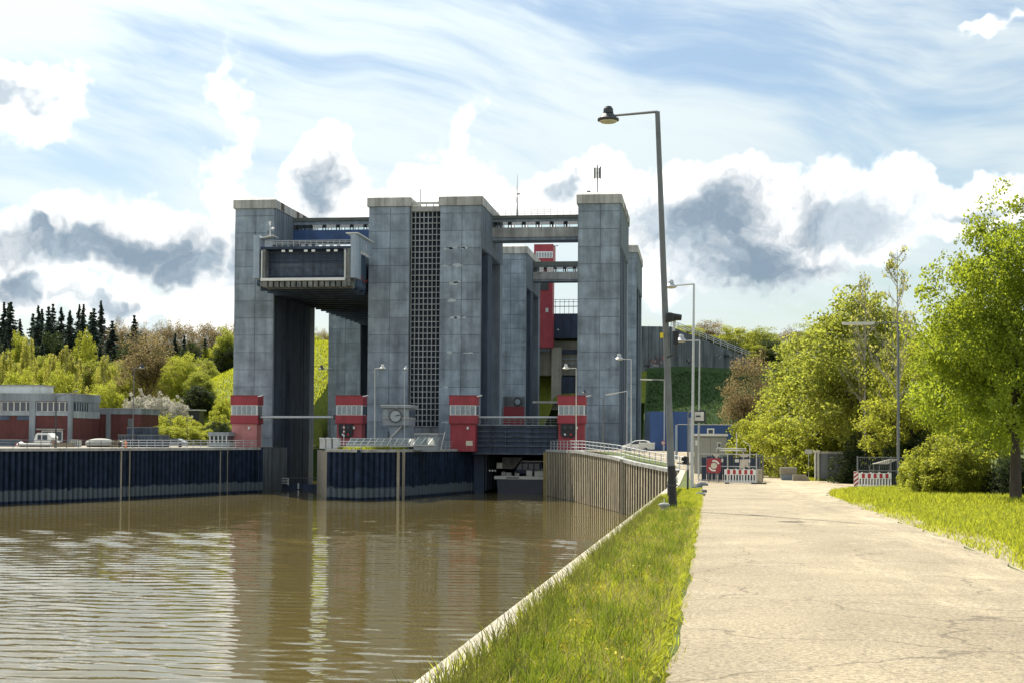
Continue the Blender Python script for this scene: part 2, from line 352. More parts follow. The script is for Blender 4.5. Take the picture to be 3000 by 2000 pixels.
# sunlit grass slope left of the towers and the shaded embankment on the right, laid over the terrain
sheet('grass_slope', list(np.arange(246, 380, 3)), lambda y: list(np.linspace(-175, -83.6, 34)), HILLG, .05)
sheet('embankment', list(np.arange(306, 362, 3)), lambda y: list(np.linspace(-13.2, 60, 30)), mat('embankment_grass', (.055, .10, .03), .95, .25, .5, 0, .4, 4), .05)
# lock pit floor seen between the towers
MB().box(-84, -12, 243.2, 346, -14, -9.5).build('pit_floor', CONCD)['kind'] = 'structure'
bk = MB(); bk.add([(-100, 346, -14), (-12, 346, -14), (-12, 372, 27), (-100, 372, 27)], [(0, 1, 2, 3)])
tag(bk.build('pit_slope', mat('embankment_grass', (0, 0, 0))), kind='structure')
# ------------------------------------------------------------------ water
def water():
    M = bpy.data.materials.new('water'); M.use_nodes = True; nt = M.node_tree; N = nt.nodes; L = nt.links; b = N['Principled BSDF']
    b.inputs['Base Color'].default_value = (.125, .098, .034, 1); b.inputs['Roughness'].default_value = .03; b.inputs['IOR'].default_value = 1.42
    g = N.new('ShaderNodeNewGeometry')
    def nz(sx, sy, s, d, r=.55):
        mp = N.new('ShaderNodeVectorMath'); mp.operation = 'MULTIPLY'; L.new(g.outputs['Position'], mp.inputs[0]); mp.inputs[1].default_value = (sx, sy, 1)
        n = N.new('ShaderNodeTexNoise'); L.new(mp.outputs[0], n.inputs['Vector']); n.inputs['Scale'].default_value = s; n.inputs['Detail'].default_value = d; n.inputs['Roughness'].default_value = r; return n.outputs['Fac']
    a = nz(.34, 1.0, .80, 3, .5); c = nz(.5, 1.0, 2.6, 2)
    amp = nz(1, 1, .035, 2)
    s1 = N.new('ShaderNodeMath'); s1.operation = 'MULTIPLY_ADD'; L.new(c, s1.inputs[0]); s1.inputs[1].default_value = .36; L.new(a, s1.inputs[2])
    mr = N.new('ShaderNodeMapRange'); L.new(amp, mr.inputs[0]); mr.inputs[1].default_value = .35; mr.inputs[2].default_value = .65; mr.inputs[3].default_value = .55; mr.inputs[4].default_value = 1.0
    bp = N.new('ShaderNodeBump'); bp.inputs['Distance'].default_value = .025; L.new(mr.outputs[0], bp.inputs['Strength']); L.new(s1.outputs[0], bp.inputs['Height']); L.new(bp.outputs[0], b.inputs['Normal'])
    rw = np.random.default_rng(3); xs = np.concatenate([[-600, -400, -250, -180], np.arange(-120, -1.2, .5)]); ys = np.concatenate([[-80, -20, 20, 36], np.arange(46, 84, .16), np.arange(84, 130, .3), np.arange(130, 244.4, .7)])
    Xg, Yg = np.meshgrid(xs, ys); Zg = np.zeros_like(Xg); calm = .75 + .25 * np.sin(Xg * .05 + Yg * .021) * np.cos(Yg * .043 - Xg * .013)
    for i in range(30):                              # short wind ripples, crests roughly across the basin
        lam = .55 * 4.0 ** rw.uniform(0, 1); th = rw.normal(0, .42) + math.pi / 2; ph = rw.uniform(0, 6.28); k_ = 2 * math.pi / lam; sl = .0195 * (1 if lam > .8 else .85)
        w_ = np.sin(k_ * (np.cos(th) * Xg + np.sin(th) * Yg) + ph + .8 * np.sin(Xg * .11 + i) + .7 * np.sin(Yg * .17 + i * 2)); Zg += sl / k_ * (w_ + .25 * np.cos(2 * np.arcsin(np.clip(w_, -1, 1))))
    Zg *= calm; nx, ny = len(xs), len(ys); idx = np.arange(nx * ny).reshape(ny, nx)
    Fq = np.stack([idx[:-1, :-1], idx[:-1, 1:], idx[1:, 1:], idx[1:, :-1]], -1).reshape(-1, 4)
    me = npmesh('water', np.stack([Xg, Yg, Zg + WATER], -1).reshape(-1, 3), Fq, M); me.polygons.foreach_set('use_smooth', [True] * len(me.polygons))
    o = link('water', me); o['kind'] = 'structure'
    m2 = MB(); m2.add([(-84, 244, WATER), (-13, 244, WATER), (-13, 346, WATER), (-84, 346, WATER)], [(0, 1, 2, 3)]); m2.build('lock_water', M)['kind'] = 'structure'
water()
# ------------------------------------------------------------------ road and yard
def road_mat():
    M = mat('road_asphalt', (.395, .325, .218), .9, .13, .5, 0, .5, 60, stain=((.44, .38, .28), 1.3, .56, .55))
    nt = M.node_tree; N = nt.nodes; L = nt.links; b = N['Principled BSDF']; src = b.inputs['Base Color'].links[0].from_socket
    g = N.new('ShaderNodeNewGeometry')
    def nz(s, d, r): n = N.new('ShaderNodeTexNoise'); L.new(g.outputs['Position'], n.inputs['Vector']); n.inputs['Scale'].default_value = s; n.inputs['Detail'].default_value = d; n.inputs['Roughness'].default_value = r; return n.outputs['Fac']
    def rg(f, a, b_, lo, hi): n = N.new('ShaderNodeMapRange'); L.new(f, n.inputs[0]); n.inputs[1].default_value = a; n.inputs[2].default_value = b_; n.inputs[3].default_value = lo; n.inputs[4].default_value = hi; return n.outputs[0]
    gr = rg(nz(24, 5, .9), .36, .60, .36, 1.42)                 # grit
    big = rg(nz(.28, 6, .65), .3, .7, .80, 1.17)
    vo = N.new('ShaderNodeTexVoronoi'); vo.feature = 'DISTANCE_TO_EDGE'; vo.inputs['Scale'].default_value = .3
    wv = N.new('ShaderNodeVectorMath'); wv.operation = 'ADD'; L.new(g.outputs['Position'], wv.inputs[0])
    nn = N.new('ShaderNodeTexNoise'); L.new(g.outputs['Position'], nn.inputs['Vector']); nn.inputs['Scale'].default_value = 1.1; nn.inputs['Detail'].default_value = 5; L.new(nn.outputs['Color'], wv.inputs[1]); L.new(wv.outputs[0], vo.inputs['Vector'])
    cr = rg(vo.outputs['Distance'], .0, .008, .5, 1.0)
    sx = N.new('ShaderNodeSeparateXYZ'); L.new(g.outputs['Position'], sx.inputs[0])
    st_ = N.new('ShaderNodeVectorMath'); st_.operation = 'MULTIPLY'; L.new(g.outputs['Position'], st_.inputs[0]); st_.inputs[1].default_value = (1.6, .25, 1)
    ns = N.new('ShaderNodeTexNoise'); L.new(st_.outputs[0], ns.inputs['Vector']); ns.inputs['Scale'].default_value = .8; ns.inputs['Detail'].default_value = 6; ns.inputs['Roughness'].default_value = .7
    ad = N.new('ShaderNodeMath'); ad.operation = 'ADD'; L.new(rg(sx.outputs[0], 1.5, 6.5, 0, 1.0), ad.inputs[0]); L.new(rg(ns.outputs['Fac'], .3, .7, -.7, .7), ad.inputs[1])
    dust = rg(ad.outputs[0], .45, 1.1, .90, 1.22)                # dusty swept margin
    mm = [gr, big, cr, dust]; k = mm[0]
    for x in mm[1:]:
        n = N.new('ShaderNodeMath'); n.operation = 'MULTIPLY'; L.new(k, n.inputs[0]); L.new(x, n.inputs[1]); k = n.outputs[0]
    vs = N.new('ShaderNodeVectorMath'); vs.operation = 'SCALE'; L.new(src, vs.inputs[0]); L.new(k, vs.inputs[3]); L.new(vs.outputs[0], b.inputs['Base Color'])
    return M
ROAD = road_mat()
RL = [(-60, -.25), (10, -.2), (23, -.08), (56, .1), (70, .15), (100, .3), (104, .0), (112, -.6), (150, -1.2), (170, -4), (196, -10), (238, -22.5)]
RR = [(-60, 3.4), (0, 4.1), (21.5, 4.75), (29, 5.15), (45, 5.6), (60, 6.05), (72, 6.4), (82, 7.4), (90, 9.2), (97, 12.5), (101, 18), (104, 26), (124, 27), (127, 9.6), (150, 8), (200, 6), (238, 4)]
ry = sorted(set([float(y) for y in np.concatenate([np.arange(-60, 4, 2), np.arange(4, 90, .5), np.arange(90, 238, 2)])] + [y for y, _ in RL + RR if y < 238]))
def road_x(y):
    a, b = interp(RL, y), interp(RR, y); j = .05 * math.sin(y * 1.1) + .03 * math.sin(y * 2.7 + 1)
    return [a + j * .6] + [a + (b - a) * t for t in (.06, .12, .25, .5, .75, .88, .95)] + [b + j * 1.6]
sheet('road', ry, road_x, ROAD, .02, zf=lambda x, y: land(x, y) + .03 * (1 - ((2 * (x - interp(RL, y)) / max(.1, interp(RR, y) - interp(RL, y))) - 1) ** 2))
SAND = mat('sandy_shoulder', (.36, .31, .20), .95, .3, 2., 0, .5, 25, stain=((.22, .21, .09), 2.5, .54, .7))
sheet('road_shoulder', list(np.arange(8, 92, .8)), lambda y: [interp(RR, y) - .22, interp(RR, y) + .3, interp(RR, y) + .8 + .2 * math.sin(y * .45)], SAND, .03, zf=lambda x, y: land(x, y) + (-.06 if x < interp(RR, y) - .1 else .004))
sheet('lock_yard', list(np.arange(196, 308, 4)), lambda y: [max(interp(RB, y) + .5, -13.3 if y > 242 else -99) + 30 * t for t in (0, .2, .4, .6, .8, 1)], YARD, .012)
sheet('quay_yard', [p.y for p in LW[:2]] + list(np.arange(184, 244, 4)), lambda y: [interp(LB, y) - .5 - 70 * t for t in (0, .2, .4, .6, .8, 1)], YARD, .012)

# ================================================================== the ship lift
ZT = 42.4
TX0 = {'T1': -83.17, 'T2': -58.44, 'T3': -45.52, 'T4': -21.05}
TW = 7.38
CLR = bpy.data.materials.new('clear_glass'); CLR.use_nodes = True
_n = CLR.node_tree.nodes; _t = _n.new('ShaderNodeBsdfTransparent'); _t.inputs[0].default_value = (.86, .93, .95, 1); _g = _n.new('ShaderNodeBsdfGlossy'); _g.inputs['Roughness'].default_value = .05
_m = _n.new('ShaderNodeMixShader'); _m.inputs[0].default_value = .12
for a, b in ((_t.outputs[0], _m.inputs[1]), (_g.outputs[0], _m.inputs[2]), (_m.outputs[0], _n['Material Output'].inputs[0])): CLR.node_tree.links.new(a, b)
ROWS = [ZT] + [41.05 - 3.07 * k for k in range(16)]
SPLIT = .53
PANEL_ME = {}
for w, tagn in ((TW * SPLIT, 'a'), (TW * (1 - SPLIT), 'b')):
    for h in (ZT - 41.05, 3.07):
        q = MB().box(.045, w - .045, 0, .12, .045, h - .045); PANEL_ME[tagn, round(h, 2)] = q.mesh('panel', CONC)
INNER = mat('inner_dark', (.075, .10, .145), .85, .25, .4, .4)  # darker blue-grey for the fins on the inner tower faces
def tower(label, x0, y0, depth, fins, ribs=True, louvres=(), z0=-10.):
    x1 = x0 + TW; y1 = y0 + depth; o = Vector((x0, y0, z0)); t = thing('lift_tower', label, 'tower', o)
    a, b = x1 - 4.5, y1 - 3.2
    c = MB(o); c.box(x0, a, y0 + .12, y1, z0, ZT); c.box(a, x1, y0 + .12, y0 + .75, z0, ZT); c.box(a, x1, b, y1, z0, ZT); c.box(a, x1, y0 + .75, b, 34.9, ZT)
    c.build('core', CONC2, t)
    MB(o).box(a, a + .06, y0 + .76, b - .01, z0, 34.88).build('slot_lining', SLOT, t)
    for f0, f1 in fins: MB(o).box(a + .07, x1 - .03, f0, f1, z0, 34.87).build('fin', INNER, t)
    for k, (zt, zb) in enumerate(zip(ROWS, ROWS[1:])):
        for col, xx in (('a', x0), ('b', x0 + TW * SPLIT)):
            if zb < z0: continue
            link('panel', PANEL_ME[col, round(zt - zb, 2)], t, (xx - x0, 0, zb - z0))
    if ribs:
        n = int(depth / 1.15)
        me = MB().box(0, .16, 0, .55, 0, ZT - 35.0).mesh('cladding_rib', RIB)
        for i in range(n): link('cladding_rib', me, t, (TW, .3 + i * 1.15, 35.0 - z0))
    e = .28; r0 = [(x0 - e, y0 - e), (x1 + e, y0 - e), (x1 + e, y1 + e), (x0 - e, y1 + e)]; k = .75
    r2 = [(x0 + k, y0 + k), (x1 - k, y0 + k), (x1 - k, y1 - k), (x0 + k, y1 - k)]
    cp = MB(o).loft([[(p, q, ZT - .0) for p, q in r0], [(p, q, ZT + 1.55) for p, q in r0], [(p, q, ZT + 2.05) for p, q in r2]]).build('cap', CAP, t)
    for i in range(1, 5):
        xj = x0 - e + (TW + 2 * e) * i / 5; MB(o).box(xj - .03, xj + .03, y0 - e - .012, y0 - e + .1, ZT + .03, ZT + 1.5).build('cap_joint', RIB, cp)
    for l0, l1 in louvres: MB(o).box(x1 + e - .2, x1 + e + .05, l0, l1, ZT + .12, ZT + 1.5).build('louvre', mat('louvre_brown', (.10, .07, .05), .8), cp)
    return t
YF, YR, DP = 243.0, 308.0, 27.2
FT3 = [(251.3, 256.6)]; FT1 = [(244.9, 248.6), (249.1, 250.9), (253.8, 262.4), (263., 266.8)]; FT4 = [(246.2, 249.5), (251.2, 254.5), (257, 261.4)]
tower('concrete lift tower flanked by the brick building and the raised trough', TX0['T1'], YF, DP, FT1, True, ((246, 247.6), (256, 257.6), (260, 262), (265, 267)))
tower('concrete lift tower between the raised trough and the gridded stair shaft', TX0['T2'], YF, DP, FT3, False)
t3_ = tower('concrete lift tower with pale stains between the gridded stair shaft and the dark gate', TX0['T3'], YF, DP, FT3, True)
LIME = mat('lime_bloom', (.46, .51, .54), .9, .25, 1.5); rl = random.Random(4)
for k in range(26):
    row = rl.randint(3, 13); zz = ROWS[row] + 10; vert = rl.random() < .35
    if vert: cx, cz, w, h = TW * SPLIT + rl.uniform(-.1, .1), zz - rl.uniform(.2, 1.6), rl.uniform(.05, .12), rl.uniform(.4, 1.2)
    else: cx, cz, w, h = rl.uniform(.8, TW - .8), zz + rl.uniform(-.12, .05), rl.uniform(.4, 1.2), rl.uniform(.10, .3)
    n = 11; pts = [(cx + w * math.cos(2 * math.pi * i / n) * rl.uniform(.55, 1.2), -.004, cz + h * math.sin(2 * math.pi * i / n) * rl.uniform(.4, 1.5)) for i in range(n)]
    pts = [(min(max(p[0], .1), TW - .1), p[1], p[2]) for p in pts]; MB().poly(pts, (0, .003, 0)).build('lime_stain', LIME, t3_)
tower('concrete lift tower carrying the cluster of mobile antennas', TX0['T4'], YF, DP, FT4, True, ((252, 254.5), (259, 262), (266, 268)))
for k, lab in (('T1', 'rear concrete lift tower seen through the passage under the raised trough'), ('T2', 'rear concrete lift tower hidden behind the gridded stair shaft'), ('T3', 'rear concrete lift tower with a red cabin at its foot behind the dark gate'), ('T4', 'narrow rear lift tower showing beside the antenna tower')):
    if k == 'T2': continue
    tower(lab, TX0[k], YR, DP, [(a + 65, b + 65) for a, b in FT3], True)

# gridded stair shaft
o = Vector((-51.0, 244.2, 3.2)); t = thing('stair_shaft', 'glazed stair shaft with a pale concrete grid between two towers', 'stair tower', o)
xa, xb = -51.0, -45.58; nc, nr = 7, 37; pw = (xb - xa) / nc; ph = (41.6 - 3.4) / nr
MB(o).box(xa, xb, 245.2, 268, 3.2, 41.6).build('shaft_core', SLOT, t)
pane = MB().box(.07, pw - .07, 0, .05, .07, ph - .07).mesh('pane', PANE)
for i in range(nc):
    for j in range(nr): link('pane', pane, t, (i * pw, .55 + random.uniform(-.03, .03), .2 + j * ph))
GRID = mat('grid_concrete', (.42, .45, .46), .8, .2, 1.2, .2)
hb = MB().box(0, xb - xa, 0, .42, -.065, .065).mesh('grid_bar', GRID); vb = MB().box(-.06, .06, -.03, .36, 0, 41.6 - 3.4).mesh('grid_bar', GRID)
for j in range(nr + 1): link('grid_bar', hb, t, (0, .02, .2 + j * ph))
for i in range(nc + 1): link('grid_bar', vb, t, (min(max(i * pw, .08), xb - xa - .08), .0, .2))
MB(o).box(xa, xb, 243.9, 268, 41.62, 42.5).build('roof_slab', CONCL, t)
MB(o).box(xa, xb, 243.9, 244.4, 42.9, 43.3).build('parapet_rail', OFFW, t)
for i in range(5): MB(o).box(xa + .15 + i * 1.28, xa + .27 + i * 1.28, 243.95, 244.3, 42.5, 42.9).build('parapet_post', OFFW, t)
MB(o).tube((-49.7, 246, 42.5), (-49.7, 246, 46), .07).build('rod', DARKM, t)
MB(o).box(xa, xb, 243.4, 244.0, 2.0, 3.2).build('base', CONCD, t)

def gallery(name, label, x0, x1, Y, pys, px, parm, npost, pairs=True, rail=None):
    """Covered bridge between two towers; pys = photo rows of roof top, roof bottom, window top, window bottom, parapet bottom, soffit bottom."""
    zs = [at(px, p, Y).z for p in pys]; o = Vector((x0, Y, zs[5])); t = thing(name, label, 'footbridge', o)
    MB(o).box(x0, x1, Y - .35, Y + 4.3, zs[1], zs[0]).build('roof_slab', mat('roof_slab_mossy', (.13, .145, .13), .9, .25, .6), t)
    for k, yy in enumerate((Y, Y + 3.9)):
        MB(o).box(x0, x1, yy, yy + .12, zs[2], zs[1]).build('lintel', CONC2, t)
        MB(o).box(x0, x1, yy - .1, yy + .12, zs[4], zs[3]).build('parapet', parm if k == 0 else CONC2, t)
        for i in range(npost + 1):
            xc = x0 + (x1 - x0) * (i + .3) / (npost + .6)
            for dx in ((-.28, .28) if pairs else (0,)): MB(o).box(xc + dx - .09, xc + dx + .09, yy, yy + .12, zs[3], zs[2]).build('post', DARKM, t)
            if i < npost: MB(o).box(xc + .4, xc + (x1 - x0) / (npost + .6) - .4, yy + .05, yy + .07, zs[3], zs[2]).build('pane', CLR, t)
    MB(o).box(x0, x1, Y + .02, Y + 3.95, zs[5], zs[4] - .01).build('floor_slab', CONC2, t)
    if parm is not BLUEP:
        n = int((x1 - x0) / .62); me = MB().box(0, .4, 0, .06, 0, zs[3] - zs[4]).mesh('parapet_board', CONCL)
        for i in range(n): link('parapet_board', me, t, (.1 + i * .62, -.17, zs[4] - o.z))
    if rail:
        zr = at(px, rail, Y).z
        for h in (1, .62, .3): MB(o).tube((x0, Y, zs[0] + (zr - zs[0]) * h), (x1, Y, zs[0] + (zr - zs[0]) * h), .045, n=5).build('rail', GALV, t)
        for i in range(15): xc = x0 + .1 + (x1 - x0 - .2) * i / 14; MB(o).tube((xc, Y, zs[0]), (xc, Y, zr), .04, n=5).build('rail_post', GALV, t)
    return t
BLUEP = mat('blue_parapet', (.045, .10, .24), .5, .2, .5, .3)
gallery('covered_bridge', 'covered footbridge with blue parapet above the raised trough', TX0['T1'] + TW, TX0['T2'], 254.5, (639, 648.5, 659, 674.5, 704, 709), 960, BLUEP, 6)
gallery('covered_bridge', 'upper covered footbridge with roof railing joining the antenna tower', TX0['T3'] + TW, TX0['T4'], 255.5, (631.5, 641, 650, 666.5, 695, 704), 1560, CONCL, 6, True, 615)
gallery('covered_bridge', 'lower covered footbridge between the rear towers', TX0['T3'] + TW, TX0['T4'], 320, (767, 780, 783, 797, 819, 824), 1620, CONCL, 7, True)
# mast and antennas
p = at(1513, 631, 256); o = Vector((p.x, 257, at(1513, 631.5, 255.5).z)); t = thing('radio_mast', 'slim radio mast rising from the upper footbridge roof', 'mast', o)
zt = at(1513, 508, 256).z
MB(o).tube(o, (o.x, o.y, o.z + 3.6), .16, .1).build('pole', GREYP, t); MB(o).tube((o.x, o.y, o.z + 3.6), (o.x, o.y, zt), .07, .02).build('whip', GREYP, t)
MB(o).tube((o.x - .22, o.y, o.z + 2.6), (o.x - .22, o.y, o.z + 5.6), .05).build('side_aerial', GALV, t); MB(o).box(o.x + .05, o.x + .5, o.y - .1, o.y + .1, o.z + 4.1, o.z + 4.35).build('antenna_box', DARKM, t)
p = at(1750, 558, 249); o = Vector((p.x, 249, ZT + 2.0)); t = thing('antenna_cluster', 'mobile phone antenna cluster on the roof of the end tower', 'antenna', o)
zt = at(1750, 488, 249).z
MB(o).tube(o, (o.x, o.y, zt + .3), .09).build('pole', DARKM, t)
for k in range(5):
    a = k * 2 * math.pi / 5 + .4; cx, cy = o.x + .55 * math.cos(a), o.y + .55 * math.sin(a)
    MB(o).box(cx - .13, cx + .13, cy - .1, cy + .1, zt - 2.2, zt - .1 * k).build('antenna_panel', OFFW if k % 2 else GREYP, t)
MB(o).bar((o.x - .5, o.y, zt - 1.2), (o.x + .5, o.y, zt - 1.2), .06, .06).build('bracket', DARKM, t)
p = at(1740, 550, 249); o = Vector((p.x - .5, 246.5, ZT + 2.03)); t = thing('roof_camera', 'small camera bracket on the antenna tower roof', 'camera', o)
MB(o).tube(o, (o.x, o.y, o.z + .7), .03, n=5).build('bracket', DARKM, t); MB(o).box(o.x - .55, o.x + .1, o.y - .1, o.y + .1, o.z + .6, o.z + .85).build('camera_body', DARKM, t)

# ------------------------------------------------------------------ raised trough
YT = 229.0
X = lambda px: at(px, 760, YT).x
Z = lambda py: at(890, py, YT).z
o = Vector((X(890), YT, Z(840))); t = thing('raised_trough', 'raised navy steel trough with its closed end gate between two towers', 'ship lift trough', o)
xl, xr = -75.35, -58.95; zb, zt = Z(838), Z(722)
MB(o).box(xl, xl + 1.6, 232, 334, zb + .8, zt).build('side_wall', TROUGHSIDE, t); MB(o).box(xr - 1.6, xr, 232, 334, zb + .8, zt).build('side_wall', TROUGHSIDE, t)
MB(o).box(xl, xr, 232, 334, zb + .4, zb + .79).build('floor_plate', STEELB, t)
for i in range(26): MB(o).box(xl, xr, 234 + i * 3.9, 234.6 + i * 3.9, zb - .25, zb + .39).build('cross_beam', STEELB, t)
for i in range(18): MB(o).box(xr + .0, xr + .22, 236 + i * 5.5, 236.25 + i * 5.5, zb + .8, zt).build('side_stiffener', TROUGHSIDE, t)
g = MB(o).box(X(774), X(1008), 231.2, 231.8, Z(814), Z(722)).build('end_gate', STEELB, t)
for i in range(4):
    yy = 735 + i * 22; MB(o).box(X(776), X(1006), 231.02, 231.2, Z(yy + 2.5), Z(yy)).build('gate_rib', STEELB2, g)
MB(o).box(X(784), X(998), 231.08, 231.2, Z(805), Z(768)).build('gate_stain', STEELB2, g)
MB(o).box(X(759), X(1028), 229.6, 231.6, Z(728), Z(721)).build('top_beam', STEELB, t)
for i in range(9): MB(o).box(X(800 + i * 22), X(810 + i * 22), 229.5, 229.62, Z(737), Z(731)).build('slot_opening', WHITE, g) if i % 3 else None
for a, b in ((762, 776), (1006, 1025)):
    q = MB(o).box(X(a), X(b), 229.2, 231.9, Z(838), Z(729)).build('gate_post', RUST, t); MB(o).box(X(a + 3), X(a + 6), 229.05, 229.2, Z(815), Z(733)).build('post_edge', WHITE, q)
MB(o).box(X(766), X(1012), 228.6, 231.0, Z(823), Z(815)).build('sill_beam', WHITE, t)
for i in range(15): MB(o).box(X(772 + i * 16.5), X(784 + i * 16.5), 228.9, 231.2, Z(841), Z(824)).build('sill_bracket', RUST, t)
MB(o).box(X(770), X(1026), 231.25, 232.2, Z(841), Z(815)).build('sill_wall', RUST, t)
for a, b, top in ((743, 760, 688), (1028, 1044, 686)): MB(o).box(X(a), X(b), YT - .2, 232.2, Z(815), Z(top)).build('end_fin', PALEB, t)
MB(o).poly([(X(760), 229, Z(697)), (X(800), 229, Z(690)), (X(800), 229, Z(688)), (X(760), 229, Z(695))], (0, 3, 0)).build('hood', WHITE, t)
MB(o).box(X(1014), X(1050), 228.6, 240, Z(687), Z(684)).build('hood', WHITE, t)
for i in range(2): MB(o).box(X(1045) - .1, X(1045), 231.5 + i * 4.6, 235.6 + i * 4.6, Z(728), Z(692)).build('side_screen', PALEB, t)
for h in (703, 708, 713): MB(o).tube((X(770), 229.8, Z(h)), (X(1026), 229.8, Z(h)), .05, n=5).build('rail', GALV, t)
for i in range(16): xx = X(772 + i * 16.8); MB(o).tube((xx, 229.8, Z(721)), (xx, 229.8, Z(703)), .045, n=5).build('rail_post', GALV, t)
for i in range(10): MB(o).box(X(790 + i * 21), X(800 + i * 21), 230.6, 230.7, Z(720), Z(713)).build('rail_panel', OFFW if i > 3 else GREYP, t)
lp = MB(o).tube((X(785), 230, Z(690)), (X(785), 230, Z(655)), .06); lp.build('lamp_pole', WHITE, t)
MB(o).box(X(781), X(787), 229.9, 230.2, Z(655), Z(645)).build('lamp_head', WHITE, t); MB(o).lathe((X(793), 230, Z(666)), [(.05, -.2), (.3, -.1), (.3, .1), (.05, .2)], 10).build('loudspeaker', WHITE, t)
MB(o).box(X(776), X(782), 229.9, 230.5, Z(686), Z(672)).build('cabinet', GREYP, t)
for k in range(6): MB(o).bar((xr + .24, 236 + k * 2.2, Z(800)), (xr + .24, 237.2 + k * 2.2, Z(793 if k % 2 else 806)), .06, .3).build('lettering', flat('letter_red', (.35, .05, .05)), t)

# ------------------------------------------------------------------ lowered trough, gate and barge in the other passage
YG = 232.0
X2 = lambda px, Y=YG: at(px, 1290, Y).x
Z2 = lambda py, Y=YG: at(1500, py, Y).z
o = Vector((-29.6, YG, -9)); t = thing('lift_gate', 'dark navy lift gate with horizontal beams hanging above the barge', 'gate', o)
MB(o).box(-37.6, X2(1633), YG, YG + .4, Z2(1330), Z2(1246)).build('gate_plate', STEELB, t)
for y0_, y1_ in ((1248, 1251), (1262, 1265), (1276, 1280), (1289, 1292), (1303, 1307), (1325, 1330)): MB(o).box(-37.55, X2(1632), YG - .35, YG, Z2(y1_), Z2(y0_)).build('beam', STEELB2, t)
for px in (1440, 1480, 1556, 1600): MB(o).box(X2(px), X2(px + 3), YG - .25, YG - .001, Z2(1324), Z2(1252)).build('stiffener', STEELB, t)
wk = MB(o).box(-37.6, X2(1634), YG - .6, YG + .9, Z2(1246) + .01, Z2(1243)).build('walkway', CONC2, t)
MB(o).tube((-37.6, YG - .5, Z2(1222)), (X2(1634), YG - .5, Z2(1221)), .17).build('pipe', GALV, t)
for h in (1229, 1236): MB(o).tube((-37.6, YG - .5, Z2(h)), (X2(1634), YG - .5, Z2(h)), .05, n=5).build('rail', GREYP, t)
for i in range(14): xx = -37.4 + i * 1.0; MB(o).tube((xx, YG - .5, Z2(1243)), (xx, YG - .5, Z2(1222)), .05, n=5).build('rail_post', GREYP, t)
o = Vector((-29.6, 240, -11)); t = thing('lowered_trough', 'dark lowered trough behind the lift gate holding the barge', 'ship lift trough', o)
for a, b in ((-38.0, -36.2), (-22.9, -21.1)): MB(o).box(a, b, 236, 338, -11, 2.2).build('side_wall', STEELB, t)
MB(o).box(-36.2, -22.9, 300, 300.5, -11, 2).build('end_wall', SLOT, t); MB(o).box(-36.2, -22.9, 233.2, 300, 1.0, 1.3).build('walkway', STEELB2, t)
for i in range(5): MB(o).box(-36.19, -35.9, 237 + i * 3, 237.4 + i * 3, -7.5, 1).build('fender', STEELB2, t)

o = Vector((X2(1530, 236), 236, WATER)); t = thing('barge', 'dark hulled cargo barge lying stern out beneath the lift gate', 'barge', o)
HULL = mat('hull_navy', (.02, .03, .055), .4, .25, 1.); a, b = X2(1452, 236), X2(1601, 236); zs = Z2(1402, 236); zk = Z2(1393, 236)
sec = lambda s, y, top: [(a + (b - a) * (.5 - .5 * s), y, WATER - .6), (a + (b - a) * (.5 + .5 * s), y, WATER - .6), (a + (b - a) * (.5 + .5 * min(1, s * 1.06)), y, top), (a + (b - a) * (.5 - .5 * min(1, s * 1.06)), y, top)]
MB(o).loft([sec(.86, 235.2, zs), sec(.95, 236.5, zs), sec(.985, 240, zs), sec(.985, 298, zs)]).build('hull', HULL, t)
MB(o).box(a - .05, b + .05, 235.0, 298, zs + .01, zk).build('bulwark', OFFW, t); MB(o).box(a + 2, a + 4.2, 234.97, 235.02, zs + .12, zk - .15).build('name_panel', GREYP, t)
wh = MB(o).poly([(X2(1508, 240), 240, Z2(1386, 240)), (X2(1592, 240), 240, Z2(1386, 240)), (X2(1586, 240), 240, Z2(1350, 240)), (X2(1515, 240), 240, Z2(1350, 240))], (0, 5, 0)).build('wheelhouse', BLUED, t)
MB(o).box(X2(1510, 239), X2(1591, 239), 239.4, 246, Z2(1351, 239), Z2(1348, 239)).build('roof', WHITE, wh)
for i in range(4): MB(o).box(X2(1516 + i * 17, 240), X2(1529 + i * 17, 240), 239.92, 240.0, Z2(1374, 240), Z2(1356, 240)).build('window', GLASS, wh)
cn = MB(o).poly([(X2(1471, 238), 238, Z2(1372, 238)), (X2(1505, 238), 238, Z2(1372, 238)), (X2(1532, 238), 238, Z2(1338, 238)), (X2(1472, 238), 238, Z2(1338, 238))], (0, 3, 0)).build('canopy', RUST, t)
MB(o).box(X2(1457, 238), X2(1473, 238), 237.5, 238.5, Z2(1371, 238), Z2(1354, 238)).build('cabinet', OFFW, t)
for i, (p0, p1, h) in enumerate(((1469, 1481, 1381), (1483, 1498, 1383), (1508, 1521, 1384), (1542, 1559, 1376), (1566, 1598, 1377))): MB(o).box(X2(p0, 236), X2(p1, 236), 236.3, 237.6, zk + .002, Z2(h, 236)).build('deck_box', OFFW if i > 2 else CONCL, t)
MB(o).path([(X2(1566, 236), 236.2, Z2(1380, 236)), (X2(1592, 236), 236.2, Z2(1372, 236)), (X2(1596, 236), 236.2, Z2(1364, 236))], .07).build('davit', GALV, t)
for i in range(6): MB(o).lathe((X2(1404 + 8 * i, 235) + .4, 235.3, Z2(1378, 235)), [(.05, -.16), (.18, -.1), (.18, .1), (.05, .16)], 8).build('fender', WHITE, t) if i > 2 else None

